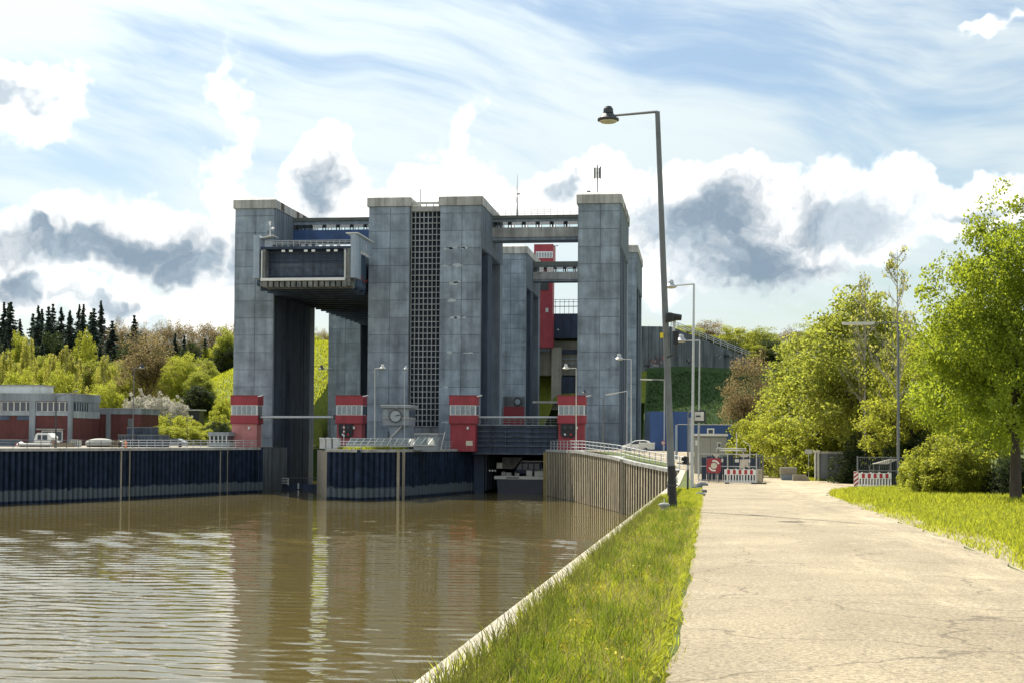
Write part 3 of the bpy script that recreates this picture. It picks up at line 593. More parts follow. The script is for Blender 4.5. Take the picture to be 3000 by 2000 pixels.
o = Vector((-67, 240, -10)); t = thing('sill_gate', 'low dark sill gate standing in the water between the towers', 'gate', o)
Z3 = lambda py: at(850, py, 240).z
MB(o).box(-75.6, -58.6, 240, 240.6, -10, Z3(1417)).build('gate_plate', STEELB, t); MB(o).box(-73, -58.6, 239.85, 240, Z3(1440), Z3(1437)).build('edge_strip', GALV, t)
for h in (1399, 1406, 1413): MB(o).box(-75.2, -71.6, 239.4, 239.6, Z3(h + 2), Z3(h)).build('rail', WHITE, t)
for xx in (-75.1, -71.7): MB(o).box(xx - .06, xx + .06, 239.45, 239.9, Z3(1420), Z3(1399)).build('rail_post', WHITE, t)
MB(o).tube((at(874, 1430, 239.5).x, 239.5, Z3(1430)), (at(874, 1430, 239.5).x, 239.5, Z3(1413)), .16).build('bollard', WHITE, t)
MB(o).tube((-75, 240.3, Z3(1398)), (-58.7, 240.3, Z3(1399)), .07, n=6).build('pipe', GREYP, t)
o = Vector((-74, 230, 4)); t = thing('barrier_pipe', 'horizontal silver pipe spanning the passage between two red cabins', 'pipe', o)
pa, pb = at(758, 1221, 230), at(984, 1221, 230); MB(o).tube(pa, pb, .22, n=10).build('pipe', GALV, t)
for q in (pa, pb): MB(o).box(q.x - .35, q.x + .35, 229.6, 230.5, q.z - .4, q.z + .4).build('bracket', DARKM, t)

# ------------------------------------------------------------------ quay walls of sheet piling
def polyline(pts, step):
    out = []; rest = 0.
    for a, b in zip(pts, pts[1:]):
        d = (b - a).length; s = rest
        while s < d: out.append((a + (b - a) * (s / d), (b - a).normalized())); s += step
        rest = s - d
    return out
def pile_wall(name, label, pts, pitch, top, m, coping, depth=.38, cope_w=.8, face=None):
    """Wall of trough-shaped sheet piles along pts (water side on the right of the run); each pile its own mesh object."""
    o = Vector((pts[0].x, pts[0].y, WATER)); t = thing(name, label, 'quay wall', o)
    for p, d in polyline(pts, pitch):
        zt = top(p) - .06; h = zt - (WATER - 1.5); n = Vector((d.y, -d.x, 0)); w = pitch; e = depth
        prof = [(0, 0), (.10, 0), (.24, e), (.74, e), (.88, 0), (1.0, 0)]; bk_ = -.06
        vs = []
        for zz in (WATER - 1.5, zt):
            for f, k in prof: q = p + d * (f * w) + n * k; vs.append((q.x, q.y, zz))
            for f, k in reversed(prof): q = p + d * (f * w) + n * (k + bk_); vs.append((q.x, q.y, zz))
        c = len(prof) * 2
        MB(o).add(vs, [tuple(range(c - 1, -1, -1)), tuple(range(c, 2 * c))] + [(i, (i + 1) % c, c + (i + 1) % c, c + i) for i in range(c)]).build('pile', m, t)
        if face: f0, f1 = p + d * (.28 * w) + n * (e + .008), p + d * (.70 * w) + n * (e + .008); MB(o).add([(f0.x, f0.y, WATER + .05), (f1.x, f1.y, WATER + .05), (f1.x, f1.y, zt - .1), (f0.x, f0.y, zt - .1)], [(0, 1, 2, 3)]).build('sunlit_pile_face', face, t)  # added plate carrying the painted sunlight of the flange
    for a, b in zip(pts, pts[1:]):
        d = (b - a).normalized(); n = Vector((d.y, -d.x, 0)); za, zb = top(a), top(b); q0, q1 = a + n * (depth + .12), b + n * (depth + .12); i0, i1 = a - n * cope_w, b - n * cope_w
        vs = [(q0.x, q0.y, za - .4), (q1.x, q1.y, zb - .4), (i1.x, i1.y, zb - .4), (i0.x, i0.y, za - .4), (q0.x, q0.y, za), (q1.x, q1.y, zb), (i1.x, i1.y, zb), (i0.x, i0.y, za)]
        MB(o).add(vs, [(0, 3, 2, 1), (4, 5, 6, 7), (0, 1, 5, 4), (1, 2, 6, 5), (2, 3, 7, 6), (3, 0, 4, 7)]).build('coping', coping, t)
    return t, o
def ladder_posts(t, o, p, n, d, top, m):          # a ladder recess framed by two pale posts
    for s in (-.9, .9):
        q = p + d * s; MB(o).bar((q.x + n.x * .5, q.y + n.y * .5, WATER - 1), (q.x + n.x * .5, q.y + n.y * .5, top - .02), .38, .3).build('ladder_post', m, t)
    for k in range(22): q0, q1 = p - d * .3 + n * .42, p + d * .3 + n * .42; zz = WATER + .2 + k * .33; MB(o).tube((q0.x, q0.y, zz), (q1.x, q1.y, zz), .025, n=4).build('ladder_rung', DARKM, t)
WETC = mat('pile_post', (.42, .37, .29), .8, .2, 1.2, .3)
ltop = lambda p: -.36
t, o = pile_wall('quay_wall', 'long dark sheet pile quay wall below the brick building', LW, .95, ltop, PILE, CONCL)
for px, py in ((356, 1460), (645, 1445)):
    p = atz(px, py, WATER); d = (LW[4] - LW[3]).normalized(); ladder_posts(t, o, p, Vector((d.y, -d.x, 0)), d, -.42, WETC)
q = LW[-1]; MB(o).box(q.x - 2.6, q.x + .05, q.y - .4, q.y + 16, WATER - 2, -.5).build('end_block', CONCD, t)
for k in range(12): MB(o).box(q.x - 2.4, q.x - .2, q.y - .5, q.y - .4, WATER + .3 + k * .42, WATER + .46 + k * .42).build('block_rib', CONC2, t)
t, o = pile_wall('quay_wall', 'dark curved sheet pile wall of the island carrying the clock house', IW[1:], 1.15, ltop, PILE, CONCL)
d = (IW[4] - IW[3]).normalized(); ladder_posts(t, o, atz(1165, 1459, WATER), Vector((d.y, -d.x, 0)), d, -.42, WETC)
q = IW[-1]; MB(o).box(q.x - 1.6, q.x + .1, q.y - .2, q.y + 5, WATER - 2, -.5).build('end_block', CONCD, t)
d = (IW[1] - IW[0]); n = d.normalized(); nn = Vector((n.y, -n.x, 0))
MB(o).poly([IW[0] + Vector((0, 0, -2)), IW[1] + Vector((0, 0, -2)), IW[1] + Vector((0, 0, 7.2)), IW[0] + Vector((0, 0, 7.2))], tuple(-nn * .8)).build('end_face', mat('end_concrete', (.36, .31, .24), .85, .25, .8, .4), t)
isl = MB(); pts = [IW[0]] + IW[1:] + [Vector((-38.2, 246, 0)), Vector((-58.4, 246, 0))]
isl.add([(p.x, p.y, -.42) for p in pts], [tuple(range(len(pts)))]); tag(isl.build('island_ground', YARD), kind='structure')
def rtop(p):
    return interp([(140, -1.80), (152, -1.80), (170, -1.25), (196, -.22), (240, -.36)], p.y)
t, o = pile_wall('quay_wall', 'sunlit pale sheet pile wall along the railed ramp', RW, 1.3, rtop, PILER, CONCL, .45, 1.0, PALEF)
for px, py in ((1677, 1465), (1833, 1503)):
    p = atz(px, py, WATER); MB(o).bar((p.x - .5, p.y - .2, WATER - 1), (p.x - .5, p.y - .2, rtop(p) - .05), .5, .35).build('guide_post', WETC, t)
q = RW[0]; MB(o).box(q.x - .9, q.x + .2, q.y, q.y + 14, WATER - 2, -.8).build('end_block', mat('end_yellow', (.30, .24, .10), .8, .3, 1.), t)
# quay we stand on: wall and capping slabs
o = Vector((KX, 60, WATER)); t = thing('near_quay', 'pale concrete capping of the near quay beside the grass verge', 'quay wall', o)
SL = .0175
NW = MB(o); NW.add([(KX, -60, WATER - 2), (KX, 152, WATER - 2), (KX, 152, gz(152) - .2), (KX, 105, gz(105) - .2), (KX, -60, gz(-60) - .2)], [(0, 1, 2, 3, 4)]); NW.build('wall_face', CONCD, t)
for k in range(27):
    y0_, y1_ = -10 + k * 6.0, -10 + (k + 1) * 6.0 - .03; w = .58; vs = []
    for yy in (y0_, y1_):
        z = gz(yy); vs += [(KX - .06, yy, z - .3), (KX - .06, yy, z - .03), (KX + .05, yy, z + .035), (KX + w, yy, z + .045), (KX + w, yy, z - .3)]
    MB(o).loft([vs[:5], vs[5:]]).build('capping_slab', mat('kerb_concrete', (.46, .41, .33), .85, .2, 1.2, 0, .4, 14, stain=((.25, .23, .15), 2.2, .6, .6)), t)

# railings
def railing(label, pts, zf, h, step=1.6, rails=(1, .66, .33), m=GALV, r=.045, n=5, group=None):
    o = Vector((pts[0].x, pts[0].y, zf(pts[0]))); t = thing('railing', label, 'railing', o, group=group)
    for a, b in zip(pts, pts[1:]):
        for k in rails: MB(o).tube((a.x, a.y, zf(a) + h * k), (b.x, b.y, zf(b) + h * k), r, n=n).build('rail', m, t)
    for p, d in polyline(pts, step): MB(o).tube((p.x, p.y, zf(p)), (p.x, p.y, zf(p) + h), r * 1.1, n=n).build('rail_post', m, t)
    return t
def shift(pts, k):
    out = []
    for i, p in enumerate(pts):
        d = (pts[min(i + 1, len(pts) - 1)] - pts[max(i - 1, 0)]).normalized(); out.append(p - Vector((d.y, -d.x, 0)) * k)
    return out
railing('galvanised three bar railing along the sunlit ramp', shift(RW, .35) , rtop, 1.4, 2.6, r=.05)
railing('galvanised railing on the island edge beside the red cabin', shift(IW[3:], .4), ltop, 1.15, 1.5)
railing('railing at the island grass edge below the glass walkway', shift(IW[1:4], 1.2), ltop, 1.2, 1.5)
railing('galvanised railing on the long left quay', shift(LW[3:], .5), ltop, 1.15, 1.8)
railing('old railing along the quay in front of the brick building', shift(LW[1:4], .5), ltop, 1.1, 2.2, r=.04, m=DARKM)

# ================================================================== upper canal head behind the towers
YU = 360.0
o = at(1890, 1083, YU); t = thing('abutment_wall', 'stained concrete abutment wall of the upper canal with graffiti', 'retaining wall', o)
wp = [at(1700, 1080, YU), at(1885, 1084, YU), at(2000, 1075, YU), at(2145, 1060, YU), at(2210, 1056, YU), at(2200, 1049, YU), at(1966, 957, YU), at(1700, 953, YU)]
MB(o).poly([(p.x, YU, p.z - (3 if i < 5 else 0)) for i, p in enumerate(wp)], (0, 3, 0)).build('wall', CONCD, t)
for i in range(9):
    p = at(1900 + i * 32, 1090, YU - .1); a = at(1900 + i * 32, 955 if i < 3 else 955 + (1900 + i * 32 - 1966) * .39 + 8, YU); MB(o).box(p.x - .06, p.x + .06, YU - .03, YU, p.z, a.z).build('joint', JOINT, t)
zr = [at(1966, 955, YU), at(2195, 1046, YU)]
for k in (.5, 1.0, 1.5): MB(o).tube((zr[0].x, YU + .5, zr[0].z + k), (zr[1].x, YU + .5, zr[1].z + k), .09, n=5).build('rail', GALV, t)
for i in range(12): q = zr[0].lerp(zr[1], i / 11); MB(o).tube((q.x, YU + .5, q.z - .3), (q.x, YU + .5, q.z + 1.5), .09, n=5).build('rail_post', GALV, t)
def scrawl(px, py, w, h, m, n, seed, width=.22):
    r = random.Random(seed); a = at(px, py, YU - .06); pts = []
    for i in range(n): pts.append((a.x + w * (i / (n - 1)) + r.uniform(-.3, .3), YU - .04, a.z + h * (.1 + .9 * ((i % 2) if r.random() < .8 else .5)) + r.uniform(-.3, .3)))
    for p, q in zip(pts, pts[1:]): MB(o).bar(p, q, .03, width).build('graffiti_stroke', m, t)
scrawl(1903, 1072, 4.4, 2.4, flat('spray_pink', (.40, .16, .17)), 13, 3, .3); scrawl(1914, 1076, 2.4, 1.6, flat('spray_white', (.5, .5, .5)), 8, 5); scrawl(1888, 1078, 1.6, 1.0, BLACK, 6, 8)
scrawl(2012, 1068, .8, 2.0, BLACK, 6, 2); scrawl(2014, 1062, .7, 1.0, flat('spray_white', (.5, .5, .5)), 5, 9); scrawl(2098, 1050, 1.0, 1.0, flat('spray_grey', (.3, .3, .3)), 6, 4); scrawl(2136, 1046, .8, .8, flat('spray_grey', (.3, .3, .3)), 5, 6)

X4 = lambda px, Y=352.: at(px, 1000, Y).x
Z4 = lambda py, Y=352.: at(1640, py, Y).z
o = Vector((X4(1653), 352, Z4(1180))); t = thing('upper_gate_head', 'dark upper canal gate box on concrete piers behind the passage', 'canal gate', o)
MB(o).box(X4(1330), X4(1760), 350, 366, Z4(992), Z4(921)).build('gate_box', STEELB, t)  # hidden left end lengthened to cast shade on the slope
MB(o).box(X4(1470), X4(1612), 352, 352.45, Z4(1030), Z4(1005)).build('beam', CONC2, t); MB(o).box(X4(1470), X4(1760), 352.5, 366, Z4(1098), Z4(1000)).build('wall', mat('canal_wall', (.24, .23, .19), .9, .25, .4, .4), t)
MB(o).box(X4(1640), X4(1700), 351.8, 352.4, Z4(1036), Z4(1024)).build('recess', SLOT, t)
for k in range(3): MB(o).box(X4(1642), X4(1760), 352.2, 352.45, Z4(1052 + k * 14), Z4(1049 + k * 14)).build('ledge', CONC2, t)
MB(o).box(X4(1618), X4(1646), 350.5, 354, Z4(1200), Z4(1018)).build('pier', mat('pier_beige', (.36, .34, .29), .85, .15, .6, .3), t)
MB(o).box(X4(1645), X4(1700), 351.5, 353, Z4(1165), Z4(1102)).build('dark_panel', SLOT, t)
for h in (880, 887, 900): MB(o).tube((X4(1614), 350.2, Z4(h)), (X4(1760), 350.2, Z4(h)), .1 if h == 900 else .06, n=5).build('rail', DARKM, t)
for i in range(7): MB(o).tube((X4(1616 + i * 13), 350.2, Z4(921)), (X4(1616 + i * 13), 350.2, Z4(880)), .06, n=5).build('rail_post', DARKM, t)
MB(o).lathe((X4(1637), 349.9, Z4(968)), [(.05, -.2), (.25, -.1), (.25, .1), (.05, .2)], 8).build('lamp', WHITE, t)
# red control tower
o = Vector((X4(1593, 345.), 345, Z4(1017, 345.))); t = thing('control_tower', 'tall red control tower with a window band above the rear footbridge', 'control tower', o)
MB(o).box(X4(1566, 345), X4(1618, 345), 345, 349, Z4(1017, 345), Z4(770, 345)).build('shaft', RED, t)
h = MB(o).box(X4(1564, 345), X4(1620, 345), 344, 350, Z4(771, 345), Z4(717, 345)).build('cabin', RED, t)
MB(o).box(X4(1568, 344), X4(1618, 344), 343.9, 344.0, Z4(756, 344), Z4(737, 344)).build('window_band', WHITE, h)
for i in range(6): MB(o).box(X4(1570 + i * 8, 344), X4(1575 + i * 8, 344), 343.82, 343.9, Z4(754, 344), Z4(740, 344)).build('pane', CURT, h)
MB(o).box(X4(1598, 345), X4(1606, 345), 344.85, 345, Z4(915, 345), Z4(903, 345)).build('hatch', OFFW, t); MB(o).box(X4(1570, 345), X4(1606, 345), 344.8, 345, Z4(850, 345), Z4(826, 345)).build('louvre', DARKM, t)
MB(o).tube((X4(1620, 345), 345, Z4(722, 345)), (X4(1634, 345), 345, Z4(720, 345)), .1, n=5).build('floodlight', DARKM, t)
# foot of the rear tower: red hut with winch niche
o = at(1505, 1218, 306); t = thing('winch_hut', 'small red hut with a grey wheel niche at the foot of the rear tower', 'hut', o)
Xh = lambda px: at(px, 1200, 306).x; Zh = lambda py: at(1505, py, 306).z
MB(o).box(Xh(1476), Xh(1534), 305.5, 307.6, Zh(1300), Zh(1190)).build('body', REDD, t); MB(o).box(Xh(1475), Xh(1534), 305.8, 307.6, Zh(1190) + .01, Zh(1161)).build('niche', CONCD, t)
MB(o).tube((Xh(1517), 305.7, Zh(1176)), (Xh(1517), 305.5, Zh(1176)), .95, n=18).build('wheel', DARKM, t); MB(o).tube((Xh(1517), 305.49, Zh(1176)), (Xh(1517), 305.4, Zh(1176)), .62, n=14).build('wheel_disc', CONC2, t)
# walkway beam seen between rear towers
o = at(1600, 1176, 300); t = thing('cross_beam', 'pale horizontal service beam crossing the passage behind the gate', 'beam', o); MB(o).box(at(1560, 1176, 300).x, at(1640, 1176, 300).x, 300, 301, at(1600, 1180, 300).z, at(1600, 1174, 300).z).build('beam', CONCL, t)

# ================================================================== red control cabins on the quays
def cabin(label, px0, px1, Y, dep, low=RED, signal=False, ground=1318, lowx=(3, -4), faded=False):
    Xc = lambda p: at(p, 1200, Y).x; Zc = lambda q: at((px0 + px1) / 2, q, Y).z
    o = Vector((Xc(px0), Y, Zc(ground))); t = thing('control_cabin', label, 'control cabin', o)
    x0, x1 = Xc(px0), Xc(px1)
    MB(o).box(Xc(px0 + lowx[0]), Xc(px1 + lowx[1]), Y + .25, Y + dep - .2, Zc(ground + 3), Zc(1238)).build('lower_body', low, t)
    MB(o).box(x0, x1, Y, Y + dep, Zc(1238) + .003, Zc(1215)).build('lower_band', RED, t)
    MB(o).box(x0, x1, Y, Y + dep, Zc(1185.5), Zc(1158)).build('upper_band', RED, t)
    MB(o).box(x0 - .1, x1 + .1, Y - .1, Y + dep + .1, Zc(1158) + .002, Zc(1156.5)).build('roof_edge', REDD, t)
    w = MB(o).box(x0 + .12, x1 - .12, Y + .12, Y + dep - .12, Zc(1215), Zc(1185.5)).build('window_frame', WHITE, t)
    n = 5; pw_ = (x1 - x0 - .5) / n
    for i in range(n): MB(o).box(x0 + .3 + i * pw_, x0 + .14 + (i + 1) * pw_, Y + .05, Y + .12, Zc(1213), Zc(1188)).build('pane', CURT, w)
    for i in range(3): MB(o).box(x1 - .12, x1 - .05, Y + .35 + i * (dep - .5) / 3, Y + .1 + (i + 1) * (dep - .5) / 3, Zc(1213), Zc(1188)).build('side_pane', GLASS, w)
    MB(o).box(x0 - .06, x1 + .06, Y - .06, Y + dep + .06, Zc(1240), Zc(1237.6)).build('drip_edge', REDD, t)
    if signal:
        p0, p1 = signal; b = MB(o); cx0, cx1, cz0, cz1 = Xc(p0), Xc(p1), Zc(1280), Zc(1241); k = .4
        b.poly([(cx0 + k, Y - .1, cz0), (cx1 - k, Y - .1, cz0), (cx1, Y - .1, cz0 + k), (cx1, Y - .1, cz1), (cx0, Y - .1, cz1), (cx0, Y - .1, cz0 + k)], (0, .3, 0)); sb = b.build('signal_board', BLACK, t)
        for sx in (.3, .7):
            for sz, mm in ((.22, WHITE if sx < .5 else flat('signal_red', (.6, .03, .03))), (.75, DARKM)):
                cx, cz = cx0 + (cx1 - cx0) * sx, cz0 + (cz1 - cz0) * sz; MB(o).tube((cx, Y - .22, cz), (cx, Y - .1, cz), .17 if sz < .5 else .3, n=10).build('signal_lamp', mm, sb)
    q = Xc(px1 + lowx[1] - (8 if not signal else -4)); 
    MB(o).lathe((Xc(px1 - 26), Y + .1, Zc(1253 if signal is False else 1252)), [(.04, -.28), (.2, -.15), (.2, .15), (.04, .28)], 8).build('bulkhead_lamp', WHITE, t)
    MB(o).bar((x1 + .05, Y - .1, Zc(1160)), (x1 + .9, Y - .2, Zc(1157)), .3, .16).build('floodlight', WHITE, t)
    return t
cabin('red cabin with a faded pink lower storey beside the silver pipe', 675, 755.5, 229, 3.0, REDF)
cabin('red cabin with a black signal board beside the silver pipe', 983, 1063, 229, 3.0, mat('red_old', (.36, .09, .10), .7, .2, .6, .3), (993, 1034))
cabin('plain red cabin on the island without a signal board', 1315.5, 1396.5, 229.5, 3.0)
cabin('red cabin with a black two lamp signal board at the head of the railed ramp', 1633, 1715.5, 230, 3.0, RED, (1643, 1686), 1318)
# ------------------------------------------------------------------ clock house and island clutter
YC = 224.0
Xk = lambda p, Y=YC: at(p, 1220, Y).x
Zk = lambda q, Y=YC: at(1160, q, Y).z
o = Vector((Xk(1160), YC, -.42)); t = thing('clock_house', 'small grey concrete clock house on a pedestal before the stair shaft', 'clock house', o)
HGREY = mat('house_grey', (.30, .33, .36), .8, .15, .8, .25)
MB(o).box(Xk(1121), Xk(1197), YC, YC + 5.5, Zk(1245), Zk(1194)).build('body', HGREY, t); MB(o).box(Xk(1117), Xk(1202), YC - .5, YC + 6, Zk(1193.8), Zk(1186)).build('roof', HGREY, t)
MB(o).box(Xk(1117) - .03, Xk(1202) + .03, YC - .55, YC + 6.05, Zk(1186.6), Zk(1185)).build('roof_edge', WHITE, t)
MB(o).box(Xk(1120), Xk(1198), YC - .12, YC + 5.6, Zk(1226), Zk(1221)).build('sill_band', CONCL, t)
for a, b in ((1123, 1136), (1184, 1196)): MB(o).box(Xk(a), Xk(b), YC - .05, YC, Zk(1220), Zk(1198)).build('window', CURT, t)
for k in range(2): MB(o).box(Xk(1197) , Xk(1197) + .05, YC + .5 + k * 2.5, YC + 2.6 + k * 2.5, Zk(1220), Zk(1199)).build('side_window', GLASS, t)
cx, cz = Xk(1159.5), Zk(1217.5); r_ = .98
cl = MB(o).tube((cx, YC - .3, cz), (cx, YC - .06, cz), r_ * .92, n=28).build('clock_face', mat('clock_face', (.42, .45, .47), .6), t)
for k in range(12):
    a = k * math.pi / 6; MB(o).bar((cx + math.sin(a) * r_ * .92, YC - .36, cz + math.cos(a) * r_ * .92), (cx + math.sin(a) * r_ * 1.18, YC - .36, cz + math.cos(a) * r_ * 1.18), .16, .06).build('hour_mark', DARKM, cl)
for a, l in ((R(76), .95), (R(70), .6)): MB(o).bar((cx, YC - .36, cz), (cx + math.sin(a) * l, YC - .36, cz + math.cos(a) * l), .07, .07).build('clock_hand', DARKM, cl)
for i in range(22):
    a0, a1 = 2 * math.pi * i / 22, 2 * math.pi * (i + 1) / 22; MB(o).bar((cx + math.cos(a0) * r_, YC - .33, cz + math.sin(a0) * r_), (cx + math.cos(a1) * r_, YC - .33, cz + math.sin(a1) * r_), .09, .09).build('clock_ring', DARKM, cl)
MB(o).box(Xk(1140), Xk(1197) - .1, YC + .6, YC + 5, -.5, Zk(1245) - .01).build('pedestal', CONC2, t); MB(o).bar((Xk(1142), YC + .2, Zk(1283)), (Xk(1176), YC + .2, Zk(1247)), .3, .3).build('strut', CONCL, t)
MB(o).box(Xk(1124), Xk(1138), YC + 3, YC + 3.2, -.4, Zk(1262)).build('doorway', GLASS, t)
# white store and lean-to glass walkway
o = Vector((Xk(1240), 230, -.42)); t = thing('store_shed', 'flat white store shed under the gridded stair shaft', 'shed', o)
MB(o).box(Xk(1199, 233), Xk(1283, 233), 233, 238, -.5, Zk(1271, 233)).build('body', mat('shed_white', (.50, .54, .58), .6, .1, .8, .2), t); MB(o).box(Xk(1197, 233), Xk(1285, 233), 232.7, 238.2, Zk(1271, 233) + .002, Zk(1267, 233)).build('roof', WHITE, t)
for k in range(5): MB(o).box(Xk(1204 + k * 16, 233), Xk(1204.6 + k * 16, 233), 232.95, 233, -.4, Zk(1273, 233)).build('panel_joint', GREYP, t)
YL = 214.0
o = Vector((Xk(1110, YL), YL, -.42)); t = thing('glass_walkway', 'long lean-to walkway roofed in wired glass panes on the island', 'walkway', o)
GPAN = mat('wired_glass', (.20, .22, .20), .75, .25, 1.5, rnd=.15, spec=.2)
n = 10
for i in range(n):
    a, b = Xk(1018 + i * 19.6, YL), Xk(1018 + (i + 1) * 19.6 - 1.2, YL); z0_, z1_ = Zk(1304, YL), Zk(1285, YL)
    MB(o).poly([(a, YL, z0_), (b, YL, z0_), (b + .25, YL + 1.8, z1_), (a + .25, YL + 1.8, z1_)], (0, -.03, .04)).build('roof_pane', GPAN, t); MB(o).bar((a - .03, YL - .05, z0_ + .05), (a + .22, YL + 1.75, z1_ + .06), .07, .07).build('glazing_bar', WHITE, t)
MB(o).bar((Xk(1016, YL), YL - .06, Zk(1305, YL)), (Xk(1214, YL), YL - .06, Zk(1305, YL)), .1, .1).build('gutter', WHITE, t); MB(o).bar((Xk(1018, YL), YL + 1.85, Zk(1284, YL)), (Xk(1216, YL), YL + 1.85, Zk(1284, YL)), .1, .1).build('ridge', WHITE, t)
for i in range(8): xx = Xk(1018 + i * 27.5, YL); MB(o).tube((xx, YL, -.45), (xx, YL, Zk(1305, YL)), .05, n=5).build('post', DARKM, t)
MB(o).box(Xk(1022, YL), Xk(1212, YL), YL + 1.6, YL + 1.75, -.45, Zk(1306, YL)).build('back_wall', CONCD, t)
o = Vector((Xk(1246, YL), YL, -.42)); t = thing('glass_annex', 'boxy glazed annex with sloping panes at the end of the walkway', 'shed', o)
MB(o).box(Xk(1213, YL), Xk(1279, YL), YL - .2, YL + 2.4, -.5, Zk(1302, YL)).build('body', HGREY, t)
for i in range(3):
    a, b = Xk(1213 + i * 22, YL), Xk(1213 + (i + 1) * 22 - 1.5, YL); MB(o).poly([(a, YL - .3, Zk(1301, YL)), (b, YL - .3, Zk(1301, YL)), (b + .35, YL + 2.2, Zk(1281, YL)), (a + .35, YL + 2.2, Zk(1281, YL))], (0, -.03, .05)).build('roof_pane', GPAN, t)
    MB(o).bar((a - .04, YL - .35, Zk(1301, YL) + .06), (a + .31, YL + 2.15, Zk(1281, YL) + .06), .08, .08).build('glazing_bar', WHITE, t)
MB(o).bar((Xk(1212, YL), YL - .35, Zk(1302, YL)), (Xk(1280, YL), YL - .35, Zk(1302, YL)), .1, .1).build('gutter', WHITE, t)
o = Vector((Xk(1292, 216), 216, -.42)); t = thing('leaning_mast', 'thin white boom leaning beside the plain red cabin', 'boom', o); MB(o).tube(o, (Xk(1304, 216), 216, Zk(1262, 216)), .07, .05, 6).build('boom', WHITE, t)
o = Vector((at(1375, 1300, 222).x, 222, -.42)); t = thing('notice_cabinet', 'cream notice cabinet on posts beside the plain red cabin', 'cabinet', o); q = o.x
MB(o).box(q - .55, q + .5, 222, 222.3, .4 + at(1375, 1304, 222).z - .4, at(1375, 1290, 222).z).build('cabinet', mat('cream', (.6, .57, .45), .6), t)
for s in (-.4, .4): MB(o).tube((q + s, 222.2, -.45), (q + s, 222.2, at(1375, 1304, 222).z), .05, n=5).build('post', GREYP, t)
o = Vector((at(1007, 1310, 218).x, 218, -.42)); t = thing('signal_mast', 'red and white signal staff before the cabin with the black board', 'signal mast', o); q = o.x
for k in range(6): MB(o).tube((q, 218, at(1007, 1277 - k * 6, 218).z), (q, 218, at(1007, 1272 - k * 6, 218).z), .13, n=8).build('band', RED if k % 2 else WHITE, t)
MB(o).tube(o, (q, 218, at(1007, 1277, 218).z), .06, n=6).build('staff', WHITE, t)
o = at(940, 1305, 222); o.z = -.42; t = thing('white_tank', 'row of white sheeted bins at the island tip', 'bins', o)
for k in range(3): q = o.x - .2 + k * 1.1; MB(o).box(q, q + .95, 222, 223.5, -.45, 1.1).build('bin', OFFW, t); MB(o).poly([(q - .05, 221.9, 1.1), (q + 1.0, 221.9, 1.1), (q + 1.0, 221.9, 1.2), (q - .05, 221.9, 1.35)], (0, 1.7, 0)).build('lid', WHITE, t)

# ================================================================== brick building on the left quay
YB = 235.0
Xb = lambda p, Y=YB: at(p, 1220, Y).x
Zb = lambda q, Y=YB: at(100, q, Y).z
o = Vector((Xb(208), YB, -.36)); t = thing('brick_building', 'flat roofed red brick workshop with grey concrete frame and window band', 'building', o)
FRM = mat('frame_concrete', (.25, .28, .31), .85, .18, .5, .35); BAND = mat('band_pale', (.36, .40, .43), .8, .15, .6, .3)
x0, x1 = Xb(-140), Xb(208); yb = YB + 12
MB(o).box(x0, x1 - .3, YB + .3, yb, -.5, Zb(1216)).build('wall', BRICK, t)
MB(o).box(x0, x1, YB, yb + .2, Zb(1174), Zb(1152)).build('parapet', FRM, t); MB(o).box(x0, x1 + .05, YB - .05, yb + .3, Zb(1152) + .002, Zb(1150)).build('roof_edge', CONCL, t)
MB(o).box(x0, x1 - .1, YB + .15, yb, Zb(1216) + .002, Zb(1205)).build('sill_band', BAND, t)
MB(o).box(x0 + .3, x1 - .4, YB + .6, yb - .2, Zb(1205), Zb(1174)).build('window_core', GLASS, t)
for c in (-96, 94, 207):
    MB(o).box(Xb(c) - .55, Xb(c) + (.55 if c < 200 else .0), YB - .02, YB + .8, -.5, Zb(1174) - .003).build('column', FRM, t)
for g0, g1, n in ((-92, 0, 5), (2, 92, 5), (103, 205, 6)):
    for i in range(n):
        a, b = Xb(g0 + (g1 - g0) * i / n), Xb(g0 + (g1 - g0) * (i + 1) / n); f = MB(o)
        for u0, u1, w0, w1 in ((a, a + .1, 1204, 1175.5), (b - .1, b, 1204, 1175.5)): f.box(u0, u1, YB + .3, YB + .45, Zb(w0), Zb(w1))
        f.box(a + .1, b - .1, YB + .3, YB + .45, Zb(1177), Zb(1175.5)); f.box(a + .1, b - .1, YB + .3, YB + .45, Zb(1204), Zb(1202.5)); w = f.build('window', OFFW, t)
        MB(o).box(a + .1, b - .1, YB + .4, YB + .43, Zb(1202.5), Zb(1177)).build('pane', GLASS, w)
# right flank with its slit windows
MB(o).box(x1 - .02, x1 + .05, YB + .9, yb, Zb(1216) - .35, Zb(1205) + .2).build('flank_band', BAND, t)
MB(o).box(x1 - .3, x1 - .02, YB + .9, yb, -.5, Zb(1216) - .36).build('flank_wall', BRICK, t); MB(o).box(x1 - .35, x1 - .15, YB + .9, yb, Zb(1205), Zb(1174)).build('flank_frame', FRM, t)
for i in range(6): MB(o).box(x1 - .14, x1 + .02, YB + 1.4 + i * 1.0, YB + 1.9 + i * 1.0, Zb(1203), Zb(1177)).build('slit_window', GLASS, t); MB(o).box(x1 - .12, x1 + .07, YB + 1.98 + i * 1.0, YB + 2.2 + i * 1.0, Zb(1203), Zb(1177)).build('slit_bar', BAND, t)
for a, b in ((-30, 27), (48, 88)): MB(o).box(Xb(a), Xb(b), YB + .2, YB + .3, Zb(1229), Zb(1218)).build('vent_panel', TROUGHSIDE, t)
dw = MB(o).box(Xb(121), Xb(183), YB + .15, YB + .3, Zb(1292), Zb(1259)).build('shop_window', WHITE, t)
